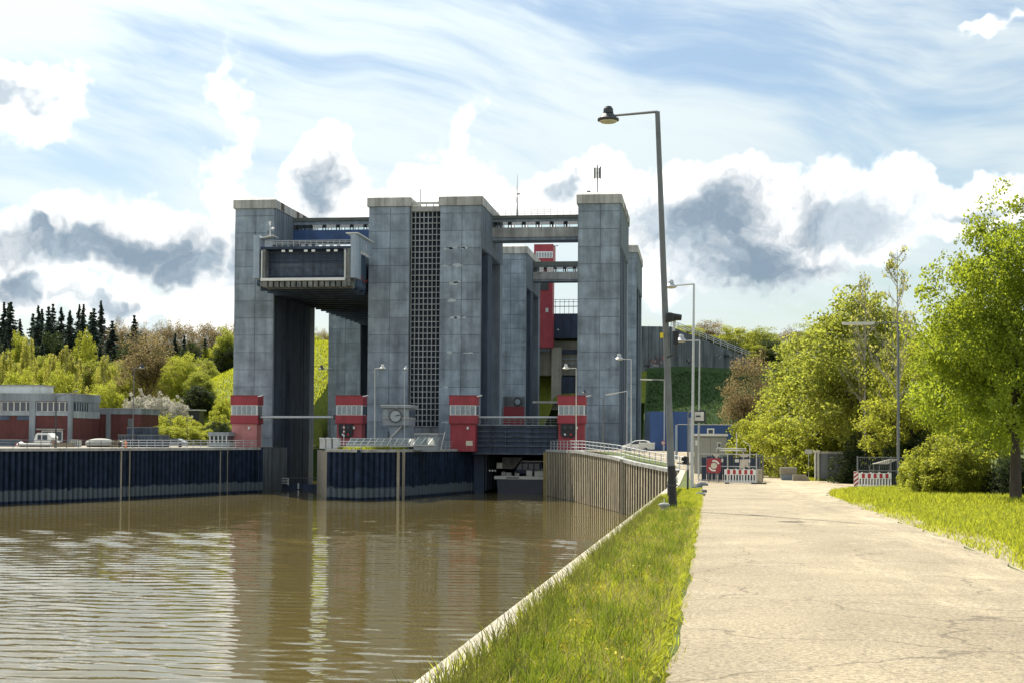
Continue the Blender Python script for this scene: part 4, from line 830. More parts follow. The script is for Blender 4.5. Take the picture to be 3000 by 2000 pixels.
for i in range(2): MB(o).box(Xb(124 + i * 30), Xb(150 + i * 30), YB + .08, YB + .15, Zb(1288), Zb(1263)).build('pane', GLASS, dw)
MB(o).box(Xb(114), Xb(188), YB - .9, YB + .3, Zb(1258), Zb(1254)).build('canopy', CONCL, t)
# penthouse
o2 = Vector((Xb(60, 242), 242, Zb(1150, 242))); t2 = thing('roof_penthouse', 'white sheet metal penthouse standing on the brick workshop roof', 'penthouse', o2)
MB(o2).box(Xb(-150, 241), Xb(115, 241), 241, 246.5, Zb(1150, 241) - .3, Zb(1129, 241)).build('body', mat('pent_white', (.58, .62, .63), .6, .12, .6, .2), t2); MB(o2).box(Xb(-151, 240.7), Xb(117, 240.7), 240.7, 246.7, Zb(1129, 241) + .002, Zb(1126, 241)).build('roof', ROOFG, t2)
# annex
o3 = Vector((Xb(340, 246), 246.2, -.36)); t3 = thing('brick_annex', 'low brick annex with grey fascia adjoining the workshop', 'building', o3); ya = 247.6
MB(o3).box(Xb(262, ya), Xb(410, ya), ya + .2, ya + 9, -.5, Zb(1211, ya)).build('wall', BRICK, t3); MB(o3).box(Xb(262, ya), Xb(412, ya), ya, ya + 9.2, Zb(1211, ya) + .003, Zb(1195, ya)).build('fascia', FRM, t3)
MB(o3).box(Xb(262, ya) - .01, Xb(412, ya) + .1, ya - .1, ya + 9.3, Zb(1195, ya) + .003, Zb(1193, ya)).build('roof_edge', CONCL, t3); MB(o3).box(Xb(311, ya), Xb(324, ya), ya - .1, ya + .6, -.5, Zb(1211, ya)).build('column', FRM, t3)
dr = MB(o3).box(Xb(244, ya - .4), Xb(267, ya - .4), ya - .5, ya + .1, -.4, Zb(1265, ya)).build('door', PALEB, t3)
for i in range(2): MB(o3).box(Xb(249 + i * 9, ya - .5), Xb(255 + i * 9, ya - .5), ya - .56, ya - .5, Zb(1294, ya), Zb(1278, ya)).build('door_light', GLASS, dr)
MB(o3).box(Xb(232, ya), Xb(241, ya), ya - .3, ya, Zb(1292, ya), Zb(1276, ya)).build('window', WHITE, t3); MB(o3).box(Xb(374, ya), Xb(388, ya), ya + .1, ya + .2, Zb(1246, ya), Zb(1223, ya)).build('louvre', GREYP, t3)

# ------------------------------------------------------------------ things on the left quay
Xq = lambda p, Y=205.: at(p, 1300, Y).x
Zq = lambda q, Y=205.: at(300, q, Y).z
def put(name, label, cat, px, Y, parts, ground=-.38):
    o = Vector((at(px, 1300, Y).x, Y, ground)); t = thing(name, label, cat, o)
    for nm, m_, fn in parts: b = MB(); fn(b); b.build(nm, m_, t)
    return t
# dark stacked containers
for lab, p0, p1, q0, q1, Y, d in (('dark ribbed container standing on the quay below the annex', 346, 468, 1318, 1273, 212, 4), ('smaller dark container stacked on top of the ribbed one', 372, 446, 1272.6, 1251, 213, 2.6)):
    a, b = Xq(p0, Y), Xq(p1, Y); z0_, z1_ = (max(Zq(q0, Y), -.38), Zq(q1, Y)); o = Vector((a, Y, z0_)); t = thing('container', lab, 'container', o)
    MB(o).box(a, b, Y, Y + d, z0_, z1_).build('body', STEELB2, t); k = int((b - a) / .55)
    for i in range(k): MB(o).box(a + .15 + i * .55, a + .4 + i * .55, Y - .08, Y, z0_ + .15, z1_ - .15).build('rib', STEELB, t)
    MB(o).box(a - .05, b + .05, Y - .1, Y + d + .05, z1_ + .002, z1_ + .12).build('roof_edge', GREYP, t)
# white mini crane / excavator
o = Vector((Xq(128, 206), 206, -.38)); t = thing('excavator', 'white mobile excavator parked before the brick workshop', 'excavator', o)
x_ = lambda p: Xq(p, 206); z_ = lambda q: Zq(q, 206)
MB(o).poly([(x_(99), 206, z_(1296)), (x_(146), 206, z_(1296)), (x_(152), 206, z_(1281)), (x_(140), 206, z_(1268)), (x_(108), 206, z_(1268)), (x_(102), 206, z_(1282))], (0, 2.2, 0)).build('cab', WHITE, t)
for a, b in ((110, 120), (124, 138)): MB(o).box(x_(a), x_(b), 205.94, 206, z_(1288), z_(1274)).build('window', GLASS, t)
MB(o).box(x_(98), x_(160), 206.1, 208.3, z_(1303), z_(1296) - .003).build('chassis', DARKM, t)
for a in (104, 124, 150): MB(o).tube((x_(a), 205.9, z_(1308)), (x_(a), 208.4, z_(1308)), .42, n=14).build('wheel', BLACK, t)
MB(o).bar((x_(146), 206.8, z_(1284)), (x_(166), 206.8, z_(1298)), .28, .3).build('boom', OFFW, t); MB(o).bar((x_(100), 206.8, z_(1272)), (x_(94), 206.8, z_(1292)), .2, .2).build('arm', OFFW, t)
# tarpaulin covered boat
o = Vector((Xq(285, 207), 207, -.38)); t = thing('covered_boat', 'small boat under a pale grey tarpaulin on the left quay', 'boat', o)
rings = []
for k in range(9):
    u = k / 8; x = Xq(246 + 80 * u, 207); w = 1.1 * math.sin(math.pi * (.12 + .8 * u)) ** .6; h = .25 + .45 * math.sin(math.pi * u) ** .7
    rings.append([(x, 208 - w, -.1), (x, 208 - w * .9, .25 + h * .3), (x, 208 - w * .25, .3 + h), (x, 208 + w * .25, .3 + h), (x, 208 + w * .9, .25 + h * .3), (x, 208 + w, -.1)])
MB(o).loft(rings).build('tarpaulin', mat('tarp_grey', (.42, .42, .38), .8, .2, 2), t, True); MB(o).box(Xq(250, 207), Xq(322, 207), 207.5, 208.5, -.38, -.1).build('cradle', DARKM, t)
put('rubber_dinghy', 'white and red inflatable dinghy lying beside the excavator', 'boat', 62, 203, [])if False else None
o = Vector((Xq(62, 200), 200, -.38)); t = thing('dinghy', 'upturned white dinghy with red stripes at the old railing', 'boat', o)
rings = [[(Xq(47 + 30 * u, 200), 200 + s * .7 * math.sin(math.pi * (.1 + .8 * u)), -.38 + h * .8 * math.sin(math.pi * (.15 + .7 * u))) for s, h in ((-1, .1), (-.8, .6), (0, 1), (.8, .6), (1, .1))] for u in [i / 7 for i in range(8)]]
MB(o).loft(rings).build('hull', WHITE, t, True)
for k in range(3): MB(o).box(Xq(52 + 7 * k, 200), Xq(54 + 7 * k, 200), 199.25, 199.4, -.2, .2).build('stripe', RED, t)
o = Vector((Xq(369, 199), 199, -.38)); t = thing('hydrant', 'orange post hydrant at the ladder on the left quay', 'hydrant', o)
MB(o).lathe(o, [(.22, 0), (.2, .1), (.12, .15), (.12, .7), (.17, .75), (.17, .9), (.05, 1.02)], 10).build('post', ORNG, t); MB(o).tube((o.x - .25, 199, .3), (o.x + .25, 199, .3), .06, n=6).build('outlet', ORNG, t)
o = Vector((Xq(212, 206), 206, -.38)); t = thing('crate', 'white slatted crate on the left quay beside the covered boat', 'crate', o)
MB(o).box(Xq(203, 206), Xq(228, 206), 206, 207.3, -.38, .75).build('box', OFFW, t)
for k in range(4): MB(o).box(Xq(204 + 6 * k, 206), Xq(207 + 6 * k, 206), 205.95, 206, -.3, .7).build('slat', GREYP, t)
o = Vector((Xq(160, 205), 205, -.38)); t = thing('oil_drum', 'rusty red drum beside the black lamp post', 'drum', o); MB(o).lathe(o, [(.3, 0), (.31, .3), (.29, .33), (.31, .6), (.3, .9), (.02, .9)], 12).build('drum', mat('drum_red', (.35, .12, .09), .7), t)
# kiosk
YK = 226.0; o = Vector((Xq(640, YK), YK, -.38)); t = thing('quay_kiosk', 'small grey glazed kiosk beside the pink red cabin', 'kiosk', o)
a, b = Xq(611, YK), Xq(668, YK); zz = Zq(1262, YK)
MB(o).box(a, b, YK, YK + 3, -.4, Zq(1294, YK)).build('base', HGREY, t); MB(o).box(a + .05, b - .05, YK + .1, YK + 2.9, Zq(1294, YK), Zq(1273, YK)).build('glazing', GLASS, t); MB(o).box(a - .1, b + .1, YK - .1, YK + 3.1, Zq(1273, YK), zz).build('roof', HGREY, t)
for i in range(5): MB(o).box(a + .1 + i * .72, a + .3 + i * .72, YK + .03, YK + .1, Zq(1294, YK), Zq(1273, YK)).build('mullion', OFFW, t)
# working clutter on the left quay
def clutter(name, label, cat, px, Y, fn, m2=None):
    o = Vector((Xq(px, Y), Y, -.37)); t = thing(name, label, cat, o); fn(t)
def timber(t):
    for k in range(9): MB().box(-1.8 + .1 * (k % 3), 1.8 - .07 * (k % 2), (k % 3) * .24, (k % 3) * .24 + .2, (k // 3) * .22, (k // 3) * .22 + .19).build('beam', mat('timber', (.30, .24, .16), .85, .3, 2), t)
def pallets(t):
    for k in range(6): MB().box(-.6, .6, 0, .8, k * .16, k * .16 + .05).build('board', mat('timber', (0, 0, 0)), t); MB().box(-.55, .55, .3, .5, k * .16 + .05, k * .16 + .15).build('bearer', mat('timber', (0, 0, 0)), t)
def skip(t):
    MB().loft([[(-1.1, 0, 0), (1.1, 0, 0), (1.1, 1.5, 0), (-1.1, 1.5, 0)], [(-1.7, -.1, 1.1), (1.7, -.1, 1.1), (1.7, 1.6, 1.1), (-1.7, 1.6, 1.1)]]).build('tub', TROUGHSIDE, t); MB().box(-1.75, 1.75, -.16, -.1, 1.0, 1.12).build('rim', GREYP, t)
def drum(t):
    for x in (-.4, .4): MB().tube((x - .04, .6, .6), (x + .04, .6, .6), .6, n=18).build('flange', mat('timber', (0, 0, 0)), t)
    MB().tube((-.36, .6, .6), (.36, .6, .6), .42, n=14).build('cable_coil', BLACK, t)
def pipes(t):
    for k in range(6): MB().tube((-2.4, .2 + .3 * (k % 3), .15 + .28 * (k // 3)), (2.4, .2 + .3 * (k % 3), .15 + .28 * (k // 3)), .13, n=8).build('pipe', OFFW if k % 2 else GREYP, t)
def car(t):
    sd_ = [(0, .3), (0, .7), (.8, .85), (1.4, 1.35), (2.9, 1.38), (3.7, .95), (4.1, .85), (4.1, .3)]; MB().loft([[(x - 2, y, z) for x, z in sd_] for y in (0, 1.65)]).build('body', mat('car_silver', (.45, .47, .49), .3, .05, 2, metal=.5), t)
    MB().poly([(-.95, -.02, .9), (-.5, -.02, 1.28), (.8, -.02, 1.3), (1.4, -.02, .92)], (0, .03, 0)).build('window', GLASS, t)
    for x in (-1.2, 1.3): MB().tube((x, -.03, .3), (x, .2, .3), .3, n=14).build('wheel', BLACK, t)
clutter('timber_stack', 'stack of squared timber beams before the workshop window', 'timber', 178, 203, timber)
clutter('pallet_stack', 'stack of wooden pallets near the dark containers', 'pallets', 334, 206, pallets)
clutter('skip', 'open blue grey skip at the end of the left quay wall', 'skip', 20, 204, skip)
clutter('cable_drum', 'wooden cable drum beside the orange hydrant', 'cable drum', 352, 202, drum)
clutter('pipe_stack', 'stack of pale pipes lying along the left quay', 'pipes', 100, 198, pipes)
clutter('parked_car', 'silver car parked before the grassy mound on the left quay', 'car', 505, 218, car)
# old shelter in the bushes
o = at(570, 1226, 285); t = thing('garden_shelter', 'dark shelter with a pale flat roof among the bushes', 'shelter', o); MB(o).box(at(553, 1220, 285).x, at(583, 1220, 285).x, 285, 288, o.z - 2, at(570, 1202, 285).z).build('body', DARKM, t); MB(o).box(at(548, 1200, 285).x, at(588, 1200, 285).x, 284.5, 288.5, at(570, 1202, 285).z + .005, at(570, 1198, 285).z).build('roof', OFFW, t)
# pipeline / hedge retaining wall behind

# ================================================================== lamp posts
def bell_head(c, r, d, t, m=None):
    """Old street lantern: ribbed dome over a flared reflector with a pale lens."""
    m = m or GREYP; h = MB().lathe(c, [(.02, r * 1.25), (r * .30, r * 1.22), (r * .44, r * 1.0), (r * .48, r * .62), (r * .40, r * .6), (r * .56, r * .5), (r * .86, r * .14), (r, .03), (r, -.03), (r * .9, -.04)], 18).build('lamp_head', m, t, False)
    MB().lathe((c[0], c[1], c[2] - .05), [(r * .85, 0), (r * .7, -r * .12), (r * .3, -r * .18), (.01, -r * .2)], 16).build('lens', OFFW, h)
    return h
def lamp(label, base, top, head, kind='bell', r=.09, m=GREYP, hr=.33, drop=0., name='street_lamp', group=None, arm_r=.05):
    """base, top and head are points; the arm runs from the pole top to the head."""
    base, top, head = Vector(base), Vector(top), Vector(head); o = base
    t = thing(name, label, 'street lamp', o, group=group); L_ = lambda p: p - o
    MB().tube((0, 0, -.2), L_(top), r, r * .62, 10).build('pole', m, t)
    MB().tube(L_(top) + Vector((0, 0, .0)), L_(head), arm_r, arm_r * .8, 6).build('arm', m, t)
    h = L_(head)
    if kind == 'bell': bell_head((h.x, h.y, h.z - drop), hr, 0, t, m if m is not GREYP else DARKM)
    else:
        d = (head - top).normalized(); e = h + d * kind
        q = MB().bar(h, e, .30, .15).build('lamp_head', OFFW if m is not DARKM else GREYP, t); MB().bar(h + d * .1 - Vector((0, 0, .1)), e - d * .1 - Vector((0, 0, .1)), .22, .05).build('lens', WHITE, q)
    return t
G0 = lambda p: Vector((p.x, p.y, land(p.x, p.y) if p.x > -20 else -.4))
def plamp(label, px, ptop, phead, Y, kind='bell', ground=None, **k):
    """Lamp from photo pixels: pole column px, pole top row, head pixel; distance from where it stands."""
    top = at(px[1], ptop, Y); b = at(px[0], 1300, Y); b.z = (land(b.x, Y) if b.x > -13 else -.4) if ground is None else ground
    hd = at(phead[0], phead[1], Y); return lamp(label, b, top, hd, kind, **k)
# the tall leaning post by the verge
Y0 = 46.4; b = at(1972, 1495, Y0); b.z = gz(Y0) + .02; tp = at(1926, 328, Y0); hd = at(1782, 341, Y0)
t = lamp('tall leaning lamp post with loudspeaker on the grass verge', b, tp, hd, 'bell', r=.13, hr=.36, drop=.12, m=GREYP, arm_r=.045)
ax = (tp - b); onp = lambda py: (lambda f: ax * f)((1495 - py) / (1495 - 328))
MB().tube(ax * -.005, onp(1366), .145, .135, 12).build('dark_foot', BLACK, t)
q = onp(1425); MB().tube(q, q + ax * .004, .19, .19, 12).build('collar', DARKM, t)
q = onp(935); sp_ = MB().lathe((q.x + .14, q.y - .2, q.z), [(.04, -.16), (.16, -.12), (.16, .12), (.04, .16)], 14).build('loudspeaker', BLACK, t)
MB().tube((q.x + .2, q.y - .15, q.z + .02), (q.x + .52, q.y - .1, q.z), .13, .1, 10).build('camera_body', BLACK, t); MB().box(q.x + .26, q.x + .42, q.y - .2, q.y + .0, q.z - .9, q.z - .45).build('junction_box', BLACK, t)
MB().path([(q.x + .3, q.y - .1, q.z - .1), (q.x + .27, q.y - .1, q.z - .45)], .05).build('bracket', GALV, t); MB().path([(q.x + .34, q.y - .1, q.z - .9), (q.x + .33, q.y - .1, q.z - 1.15), (q.x + .2, q.y - .1, q.z - 1.25), (q.x + .05, q.y - .1, q.z - 1.3)], .02).build('cable', BLACK, t)
q = onp(990); MB().box(q.x - .2, q.x - .1, q.y - .2, q.y - .1, q.z - .05, q.z + .12).build('yellow_beacon', YELL, t)
plamp('pale lamp post with hooked arm behind the guard rail', (2028, 2033), 832, (1966, 838), 84, hr=.34, r=.10, m=GALV, drop=.05)
plamp('slim lamp post behind the lettered sign box', (2047, 2050), 997, (1996, 998), 134, hr=.5, r=.10, m=GALV)
plamp('lamp post with a long tube head on the grass by the striped barrier', (2632, 2632), 945, (2562, 946), 100, 2.2, r=.11, m=GREYP)
plamp('lamp post on the ramp with its head against the antenna tower', (1849, 1849), 1052, (1814, 1051), 196, hr=.6, r=.10, m=GALV, ground=-.3)
plamp('tube lamp behind the ramp railing before the antenna tower', (1837, 1837), 1145, (1812, 1149), 222, 2.1, r=.09, m=GALV)
plamp('grey lamp with slanted arm beside the two lamp signal cabin', (1767, 1767), 1167, (1712, 1150), 224, hr=.42, r=.13, m=GREYP)
plamp('thin white lamp mast in front of the two lamp signal cabin', (1688, 1688), 1078, (1658, 1079), 214, hr=.55, r=.09, m=OFFW, ground=-.3)
plamp('tube lamp beside the blue container', (1946, 1946), 1112, (1912, 1111), 214, 1.9, r=.08, m=GALV)
plamp('white lamp mast beside the clock house', (1098, 1098), 1079, (1121, 1078), 212, hr=.5, r=.08, m=OFFW)
plamp('lamp mast at the island tip beside the glass walkway', (972, 972), 1079, (942, 1080), 214, hr=.5, r=.08, m=GREYP)
plamp('thin lamp mast in front of the stair shaft grid', (1185, 1185), 1082, (1189, 1080), 220, hr=.4, r=.06, m=GALV)
plamp('grey lamp mast on the left quay by the dark containers', (389, 393), 1077, (416, 1077), 201, hr=.5, r=.09, m=GREYP)
plamp('black lamp post with slanting arm before the brick workshop', (164, 164), 1162, (216, 1146), 192, .7, r=.12, m=DARKM)
plamp('thin lamp mast on the hedge side of the left quay', (549, 548), 1200, (560, 1199), 224, hr=.2, r=.05, m=DARKM)

# ================================================================== right side: gate, signs, barriers, vehicles
gr = lambda x, y: land(x, y) + .03
def gate_panel(label, p0, p1, Y, top, frame=DARKM, slats=True, name='steel_gate', rails=(.98, .55, .06), slat_m=None, pitch=.16):
    a, b = at(p0, 1400, Y).x, at(p1, 1400, Y).x; z0 = gr((a + b) / 2, Y); z1 = at((p0 + p1) / 2, top, Y).z; o = Vector((a, Y, z0)); t = thing(name, label, 'gate' if 'gate' in name else 'fence', o); h = z1 - z0
    for k in rails: MB().box(0, b - a, -.03, .03, h * k - .03, h * k + .03).build('rail', frame, t)
    for k in range(max(2, int((b - a) / 2.4)) + 1): x = (b - a) * k / max(2, int((b - a) / 2.4)); MB().box(x - .04, x + .04, -.04, .04, -.1, h + .04).build('post', frame, t)
    if slats:
        me = MB().box(-.012, .012, .032, .05, .08, h - .05).mesh('slat', slat_m or frame)
        for i in range(int((b - a) / pitch)): link('slat', me, t, (.1 + i * pitch, 0, 0))
    return t
DGATE = mat('gate_dark', (.05, .07, .11), .5, .2, 1.)
t = gate_panel('dark sliding steel gate hung with a life ring board and sign backs', 2047, 2216, 112, 1327, GALV, True, slat_m=DGATE)
gate_panel('narrow mesh panel closing the end of the dark gate', 2217, 2234, 113, 1331, GREYP, True, 'mesh_fence', pitch=.1)
gate_panel('rusty vertical bar fence before the bushes', 2236, 2366, 124, 1336, mat('fence_rusty', (.20, .19, .12), .8, .25, 2), True, 'bar_fence', (.97, .05), pitch=.19)
gate_panel('dark mesh gate behind the striped barrier with post', 2512, 2708, 100, 1337, GREYP, True, slat_m=DGATE, pitch=.13)
# screen behind the dark gate: stacked dark boards
o = Vector((at(2055, 1400, 114).x, 114.5, gr(2, 114))); t = thing('board_stack', 'dark corrugated boards stored behind the steel gate', 'boards', o)
for i in range(11): MB().box(i * .43, i * .43 + .40, 0, .2, 0, 1.9 + .1 * ((i * 7) % 3)).build('board', STEELB, t)
# life ring board
Yg = 110.9; xg = lambda p: at(p, 1360, Yg).x; zg = lambda q: at(2090, q, Yg).z
o = Vector((xg(2091), Yg, gr(1.6, Yg))); t = thing('life_ring_board', 'red rounded board carrying a white life ring symbol on the gate', 'safety board', o)
w, hh = xg(2112) - xg(2070), zg(1341) - zg(1384); x0, z0 = -w / 2, zg(1384) - o.z; k = .12
pl = [(x0 + k, z0), (x0 + w - k, z0), (x0 + w, z0 + k), (x0 + w, z0 + hh - k), (x0 + w - k, z0 + hh), (x0 + k, z0 + hh), (x0, z0 + hh - k), (x0, z0 + k)]
MB().poly([(p, 0, q) for p, q in pl], (0, .06, 0)).build('board', RED, t)
cx, cz = x0 + w * .52, z0 + hh * .50
for a0, a1 in ((20, 110), (200, 290)):
    for i in range(8):
        u0, u1 = R(a0 + (a1 - a0) * i / 8), R(a0 + (a1 - a0) * (i + 1) / 8); r0, r1 = w * .29, w * .40
        MB().poly([(cx + math.cos(u0) * r0, -.03, cz + math.sin(u0) * r0), (cx + math.cos(u1) * r0, -.03, cz + math.sin(u1) * r0), (cx + math.cos(u1) * r1, -.03, cz + math.sin(u1) * r1), (cx + math.cos(u0) * r1, -.03, cz + math.sin(u0) * r1)], (0, .03, 0)).build('ring_segment', WHITE, t)
MB().tube((cx, -.04, cz), (cx, 0, cz), w * .22, n=20).build('centre_disc', mat('disc_cream', (.62, .60, .48), .6), t)
for s in (-.35, .35): MB().tube((s * w, .1, -.1), (s * w, .1, z0 + hh), .035, n=6).build('post', GREYP, t)
# grey back sides of traffic signs
BEIGE = mat('sign_back', (.50, .47, .40), .5, .12, 2, metal=.2)
o = Vector((xg(2178), Yg, gr(4, Yg))); t = thing('traffic_sign', 'bare backs of a stop sign and a triangle sign on one post at the gate', 'traffic sign', o)
f = lambda p, q: (xg(p) - o.x, -.05, zg(q) - o.z)
MB().poly([f(2168, 1344), f(2192, 1342), f(2194, 1371), f(2184, 1360), f(2181, 1370), f(2166, 1370)], (0, .02, 0)).build('sign_back', BEIGE, t)
for a, b in ((2153, 2165), (2193, 2198)): MB().poly([f(a, 1352), f(b, 1352), f(b, 1343), f(a, 1343)], (0, .02, 0)).build('clamp_plate', OFFW, t)
MB().poly([f(2164, 1328), f(2198, 1328), f(2190, 1337), f(2172, 1337)], (0, .02, 0)).build('hood_plate', BEIGE, t); MB().tube((0, .05, -.1), (0, .05, 2.4), .035, n=6).build('post', GALV, t)
o = Vector((xg(2098), Yg, gr(1.8, Yg))); t = thing('triangle_sign_back', 'inverted triangle sign back above the life ring board', 'traffic sign', o); f2 = lambda p, q: (xg(p) - o.x, .16, zg(q) - o.z)
MB().poly([f2(2085, 1328), f2(2110, 1328), f2(2099, 1341)], (0, .02, 0)).build('sign_back', BEIGE, t); MB().tube((0, .2, -.1), (0, .2, zg(1328) - o.z), .03, n=6).build('post', GALV, t); MB().poly([f2(2113, 1352), f2(2119, 1352), f2(2119, 1342), f2(2113, 1342)], (0, .02, 0)).build('clamp_plate', OFFW, t)

# red and white plastic barriers
def barrier(label, p0, p1, Y, top, bottom, rz=0., beacon=None):
    a, b = at(p0, 1400, Y), at(p1, 1400, Y); L_ = b.x - a.x; o = Vector((a.x, Y, gr(a.x + L_ / 2, Y))); t = thing('road_barrier', label, 'barrier', o, rz); H = at(p0, top, Y).z - o.z
    MB().box(0, L_, -.05, .05, H * .62, H).build('top_board', WHITE, t); n = 11; pw = L_ / n
    for i in range(n):
        if i % 2: MB().box(i * pw, (i + 1) * pw, -.056, .056, H * .66, H * .97).build('red_field', flat('barrier_red', (.42, .03, .05)), t)
    for i in range(n + 1): MB().box(max(0, i * pw - .045), min(L_, i * pw + .045), -.035, .035, H * .17, H * .62).build('baluster', WHITE, t)
    MB().box(0, L_, -.05, .05, H * .06, H * .17).build('bottom_board', WHITE, t)
    for i in range(4): MB().box(L_ * (.08 + .27 * i), L_ * (.08 + .27 * i) + .09, -.045, .045, H, H + .06).build('lug', WHITE, t)
    for s in (.06, .9): MB().box(L_ * s - .1, L_ * s + .22, -.4, .4, -.02, .09).build('foot', BLACK, t)
    return t
Yb1 = 108.0
barrier('red and white plastic barrier standing before the dark steel gate', 2122, 2214, Yb1, 1373, 1414)
barrier('red and white plastic barrier beside the diagonal striped post', 2516, 2612, 97.6, 1384, 1428, .05)
o = Vector((at(2218, 1400, 108.2).x, 108.2, gr(5, 108))); t = thing('barrier_end', 'beige end barrier standing edge on beside the gate barrier', 'barrier', o)
MB().poly([(0, 0, .05), (.36, .6, .05), (.36, .6, 1.12), (0, 0, 1.1)], (.05, -.03, 0)).build('board', BEIGE, t); MB().box(-.3, .7, -.3, .3, -.02, .09).build('foot', BLACK, t)
for k in range(3): MB().box(.06 + .1 * k, .1 + .1 * k, .02 + .16 * k, .04 + .16 * k, .75, 1.05).build('slot', RUST, t)
# diagonal striped guide post
Yp = 96.6; o = Vector((at(2508, 1420, Yp).x, Yp, gr(10, Yp))); t = thing('striped_post', 'guide post with diagonal red and white stripes at the road mouth', 'guide post', o); w, hh = .29, 1.02
MB().box(-w / 2, w / 2, 0, .05, .1, .1 + hh).build('plate', WHITE, t)
for k in range(4):
    z = .06 + k * .29; zz = [z, z + .24, z + .38, z + .14]; pts = [(-w / 2, zz[0]), (w / 2, zz[1]), (w / 2, zz[2]), (-w / 2, zz[3])]; MB().poly([(x, -.006, min(max(q, .1), .1 + hh)) for x, q in pts], (0, .005, 0)).build('stripe', flat('barrier_red', (0, 0, 0)), t)
MB().box(-.45, .45, -.22, .22, -.02, .1).build('foot', BLACK, t)
# tarp frame behind right mesh gate
o = Vector((at(2590, 1400, 103).x, 103, gr(12, 103))); t = thing('tarp_frame', 'pale tarpaulin stretched on a frame behind the mesh gate', 'tarpaulin', o); f3 = lambda p, q: (at(p, 1400, 103).x - o.x, 0, at(2590, q, 103).z - o.z)
MB().poly([f3(2560, 1358), f3(2600, 1358), f3(2634, 1343), f3(2612, 1343)], (0, 1.2, 0)).build('tarpaulin', BEIGE, t)
for p in (2546, 2574): MB().tube(f3(p, 1385), f3(p + 4, 1357), .03, n=5).build('leg', GREYP, t)
for p in (2563, 2608): MB().tube((f3(p, 1358)[0], .6, -.1), (f3(p, 1358)[0], .6, f3(p, 1357)[2]), .03, n=5).build('pole', GREYP, t)
# sign on post by the fence, concrete blocks, wall and gate post
o = Vector((at(2369, 1390, 121).x, 121, gr(12, 121))); t = thing('notice_sign', 'small white notice on a thin post by the bar fence', 'sign', o); MB().tube((0, 0, -.1), (0, 0, at(2369, 1317, 121).z - o.z), .03, n=6).build('post', GALV, t); zz = at(2369, 1316, 121).z - o.z; MB().box(-.3, .3, -.03, -.0, zz - .35, zz + .02).build('plate', OFFW, t)
o = Vector((at(2387, 1395, 118).x, 118, gr(12, 118))); t = thing('gate_post', 'white concrete gate post with a dark groove', 'gate post', o); zz = at(2390, 1325, 118).z - o.z
MB().box(0, .12, 0, .35, 0, zz).build('post_half', OFFW, t); MB().box(.2, .34, 0, .35, 0, zz).build('post_half', OFFW, t); MB().box(.12, .2, .08, .3, 0, zz).build('groove', DARKM, t); MB().box(-.06, .42, -.06, .4, zz, zz + .2).build('cap', OFFW, t)
o = Vector((at(2402, 1395, 118).x, 118.2, gr(13, 118))); t = thing('concrete_wall', 'stained free standing concrete wall beside the white gate post', 'wall', o); zz = at(2440, 1328, 118).z - o.z
MB().box(0, 2.45, 0, .25, -.1, zz).build('slab', CONCD, t); MB().box(-.03, 2.5, -.05, .3, zz, zz + .18).build('coping', CONCL, t)
o = Vector((at(2290, 1390, 119).x, 119, gr(8.5, 119))); t = thing('concrete_trough', 'round bellied concrete planter by the bar fence', 'planter', o)
MB().loft([[(-.0, 0, 0), (1.1, 0, 0), (1.1, .6, 0), (0, .6, 0)], [(-.1, -.08, .5), (1.2, -.08, .5), (1.2, .68, .5), (-.1, .68, .5)]]).build('base', CONC2, t); MB().box(-.12, 1.25, -.1, .7, .52, 1.0).build('trough', mat('planter', (.30, .27, .21), .85, .2, 2), t); MB().box(-.12, 1.25, -.1, .7, 1.002, 1.06).build('rim', CONCL, t)
o = Vector((at(2322, 1395, 117.4).x, 117.4, gr(9.5, 117))); t = thing('concrete_block', 'low concrete block lying in the grass beside the planter', 'block', o); MB().loft([[(0, 0, -.05), (1.5, 0, -.05), (1.5, .6, -.05), (0, .6, -.05)], [(.05, .05, .5), (1.1, .05, .5), (1.1, .55, .5), (.05, .55, .5)]]).build('block', mat('planter', (0, 0, 0)), t)
# lettered sign box on posts with pipe frame
Ys = 120.; xs = lambda p: at(p, 1220, Ys).x; zs_ = lambda q: at(2045, q, Ys).z
o = Vector((xs(2045), Ys, gr(0, Ys))); t = thing('sign_box', 'framed white sign with a dark bar on tall posts beside the ramp', 'sign', o); f = lambda p: xs(p) - o.x; g = lambda q: zs_(q) - o.z
MB().box(f(2029), f(2067), 0, .12, g(1237), g(1201)).build('frame', DARKM, t); MB().box(f(2035), f(2062), -.03, 0, g(1231), g(1205)).build('plate', OFFW, t); MB().box(f(2039), f(2052), -.045, -.03, g(1220), g(1215.5)).build('bar', BLACK, t); MB().box(f(2055), f(2061), -.045, -.03, g(1217), g(1206)).build('mark', WHITE, t)
MB().tube((f(2046), .06, -.1), (f(2046), .06, g(1237)), .045, n=6).build('post', GALV, t); MB().path([(f(2015), .1, -.1), (f(2016), .1, g(1212)), (f(2020), .1, g(1205)), (f(2034), .1, g(1204))], .06).build('pipe', GREYP, t)
for p in (2019, 2024): MB().tube((f(p), .05, 0), (f(p), .05, g(1222)), .04, n=6).build('conduit', GALV, t)
# no entry round sign
o = Vector((at(1943, 1320, 175).x, 175, gr(-3.5, 175))); t = thing('round_sign', 'small round traffic sign with red rim by the blue container', 'traffic sign', o); zz = at(1943, 1296, 175).z - o.z
MB().tube((0, 0, -.1), (0, 0, zz), .035, n=6).build('post', GALV, t); MB().tube((0, -.06, zz), (0, -.02, zz), .28, n=18).build('plate', flat('barrier_red', (0, 0, 0)), t); MB().tube((0, -.08, zz), (0, -.06, zz), .2, n=18).build('disc', OFFW, t); MB().bar((-.1, -.09, zz - .1), (.1, -.09, zz + .1), .02, .05).build('mark', BLACK, t)
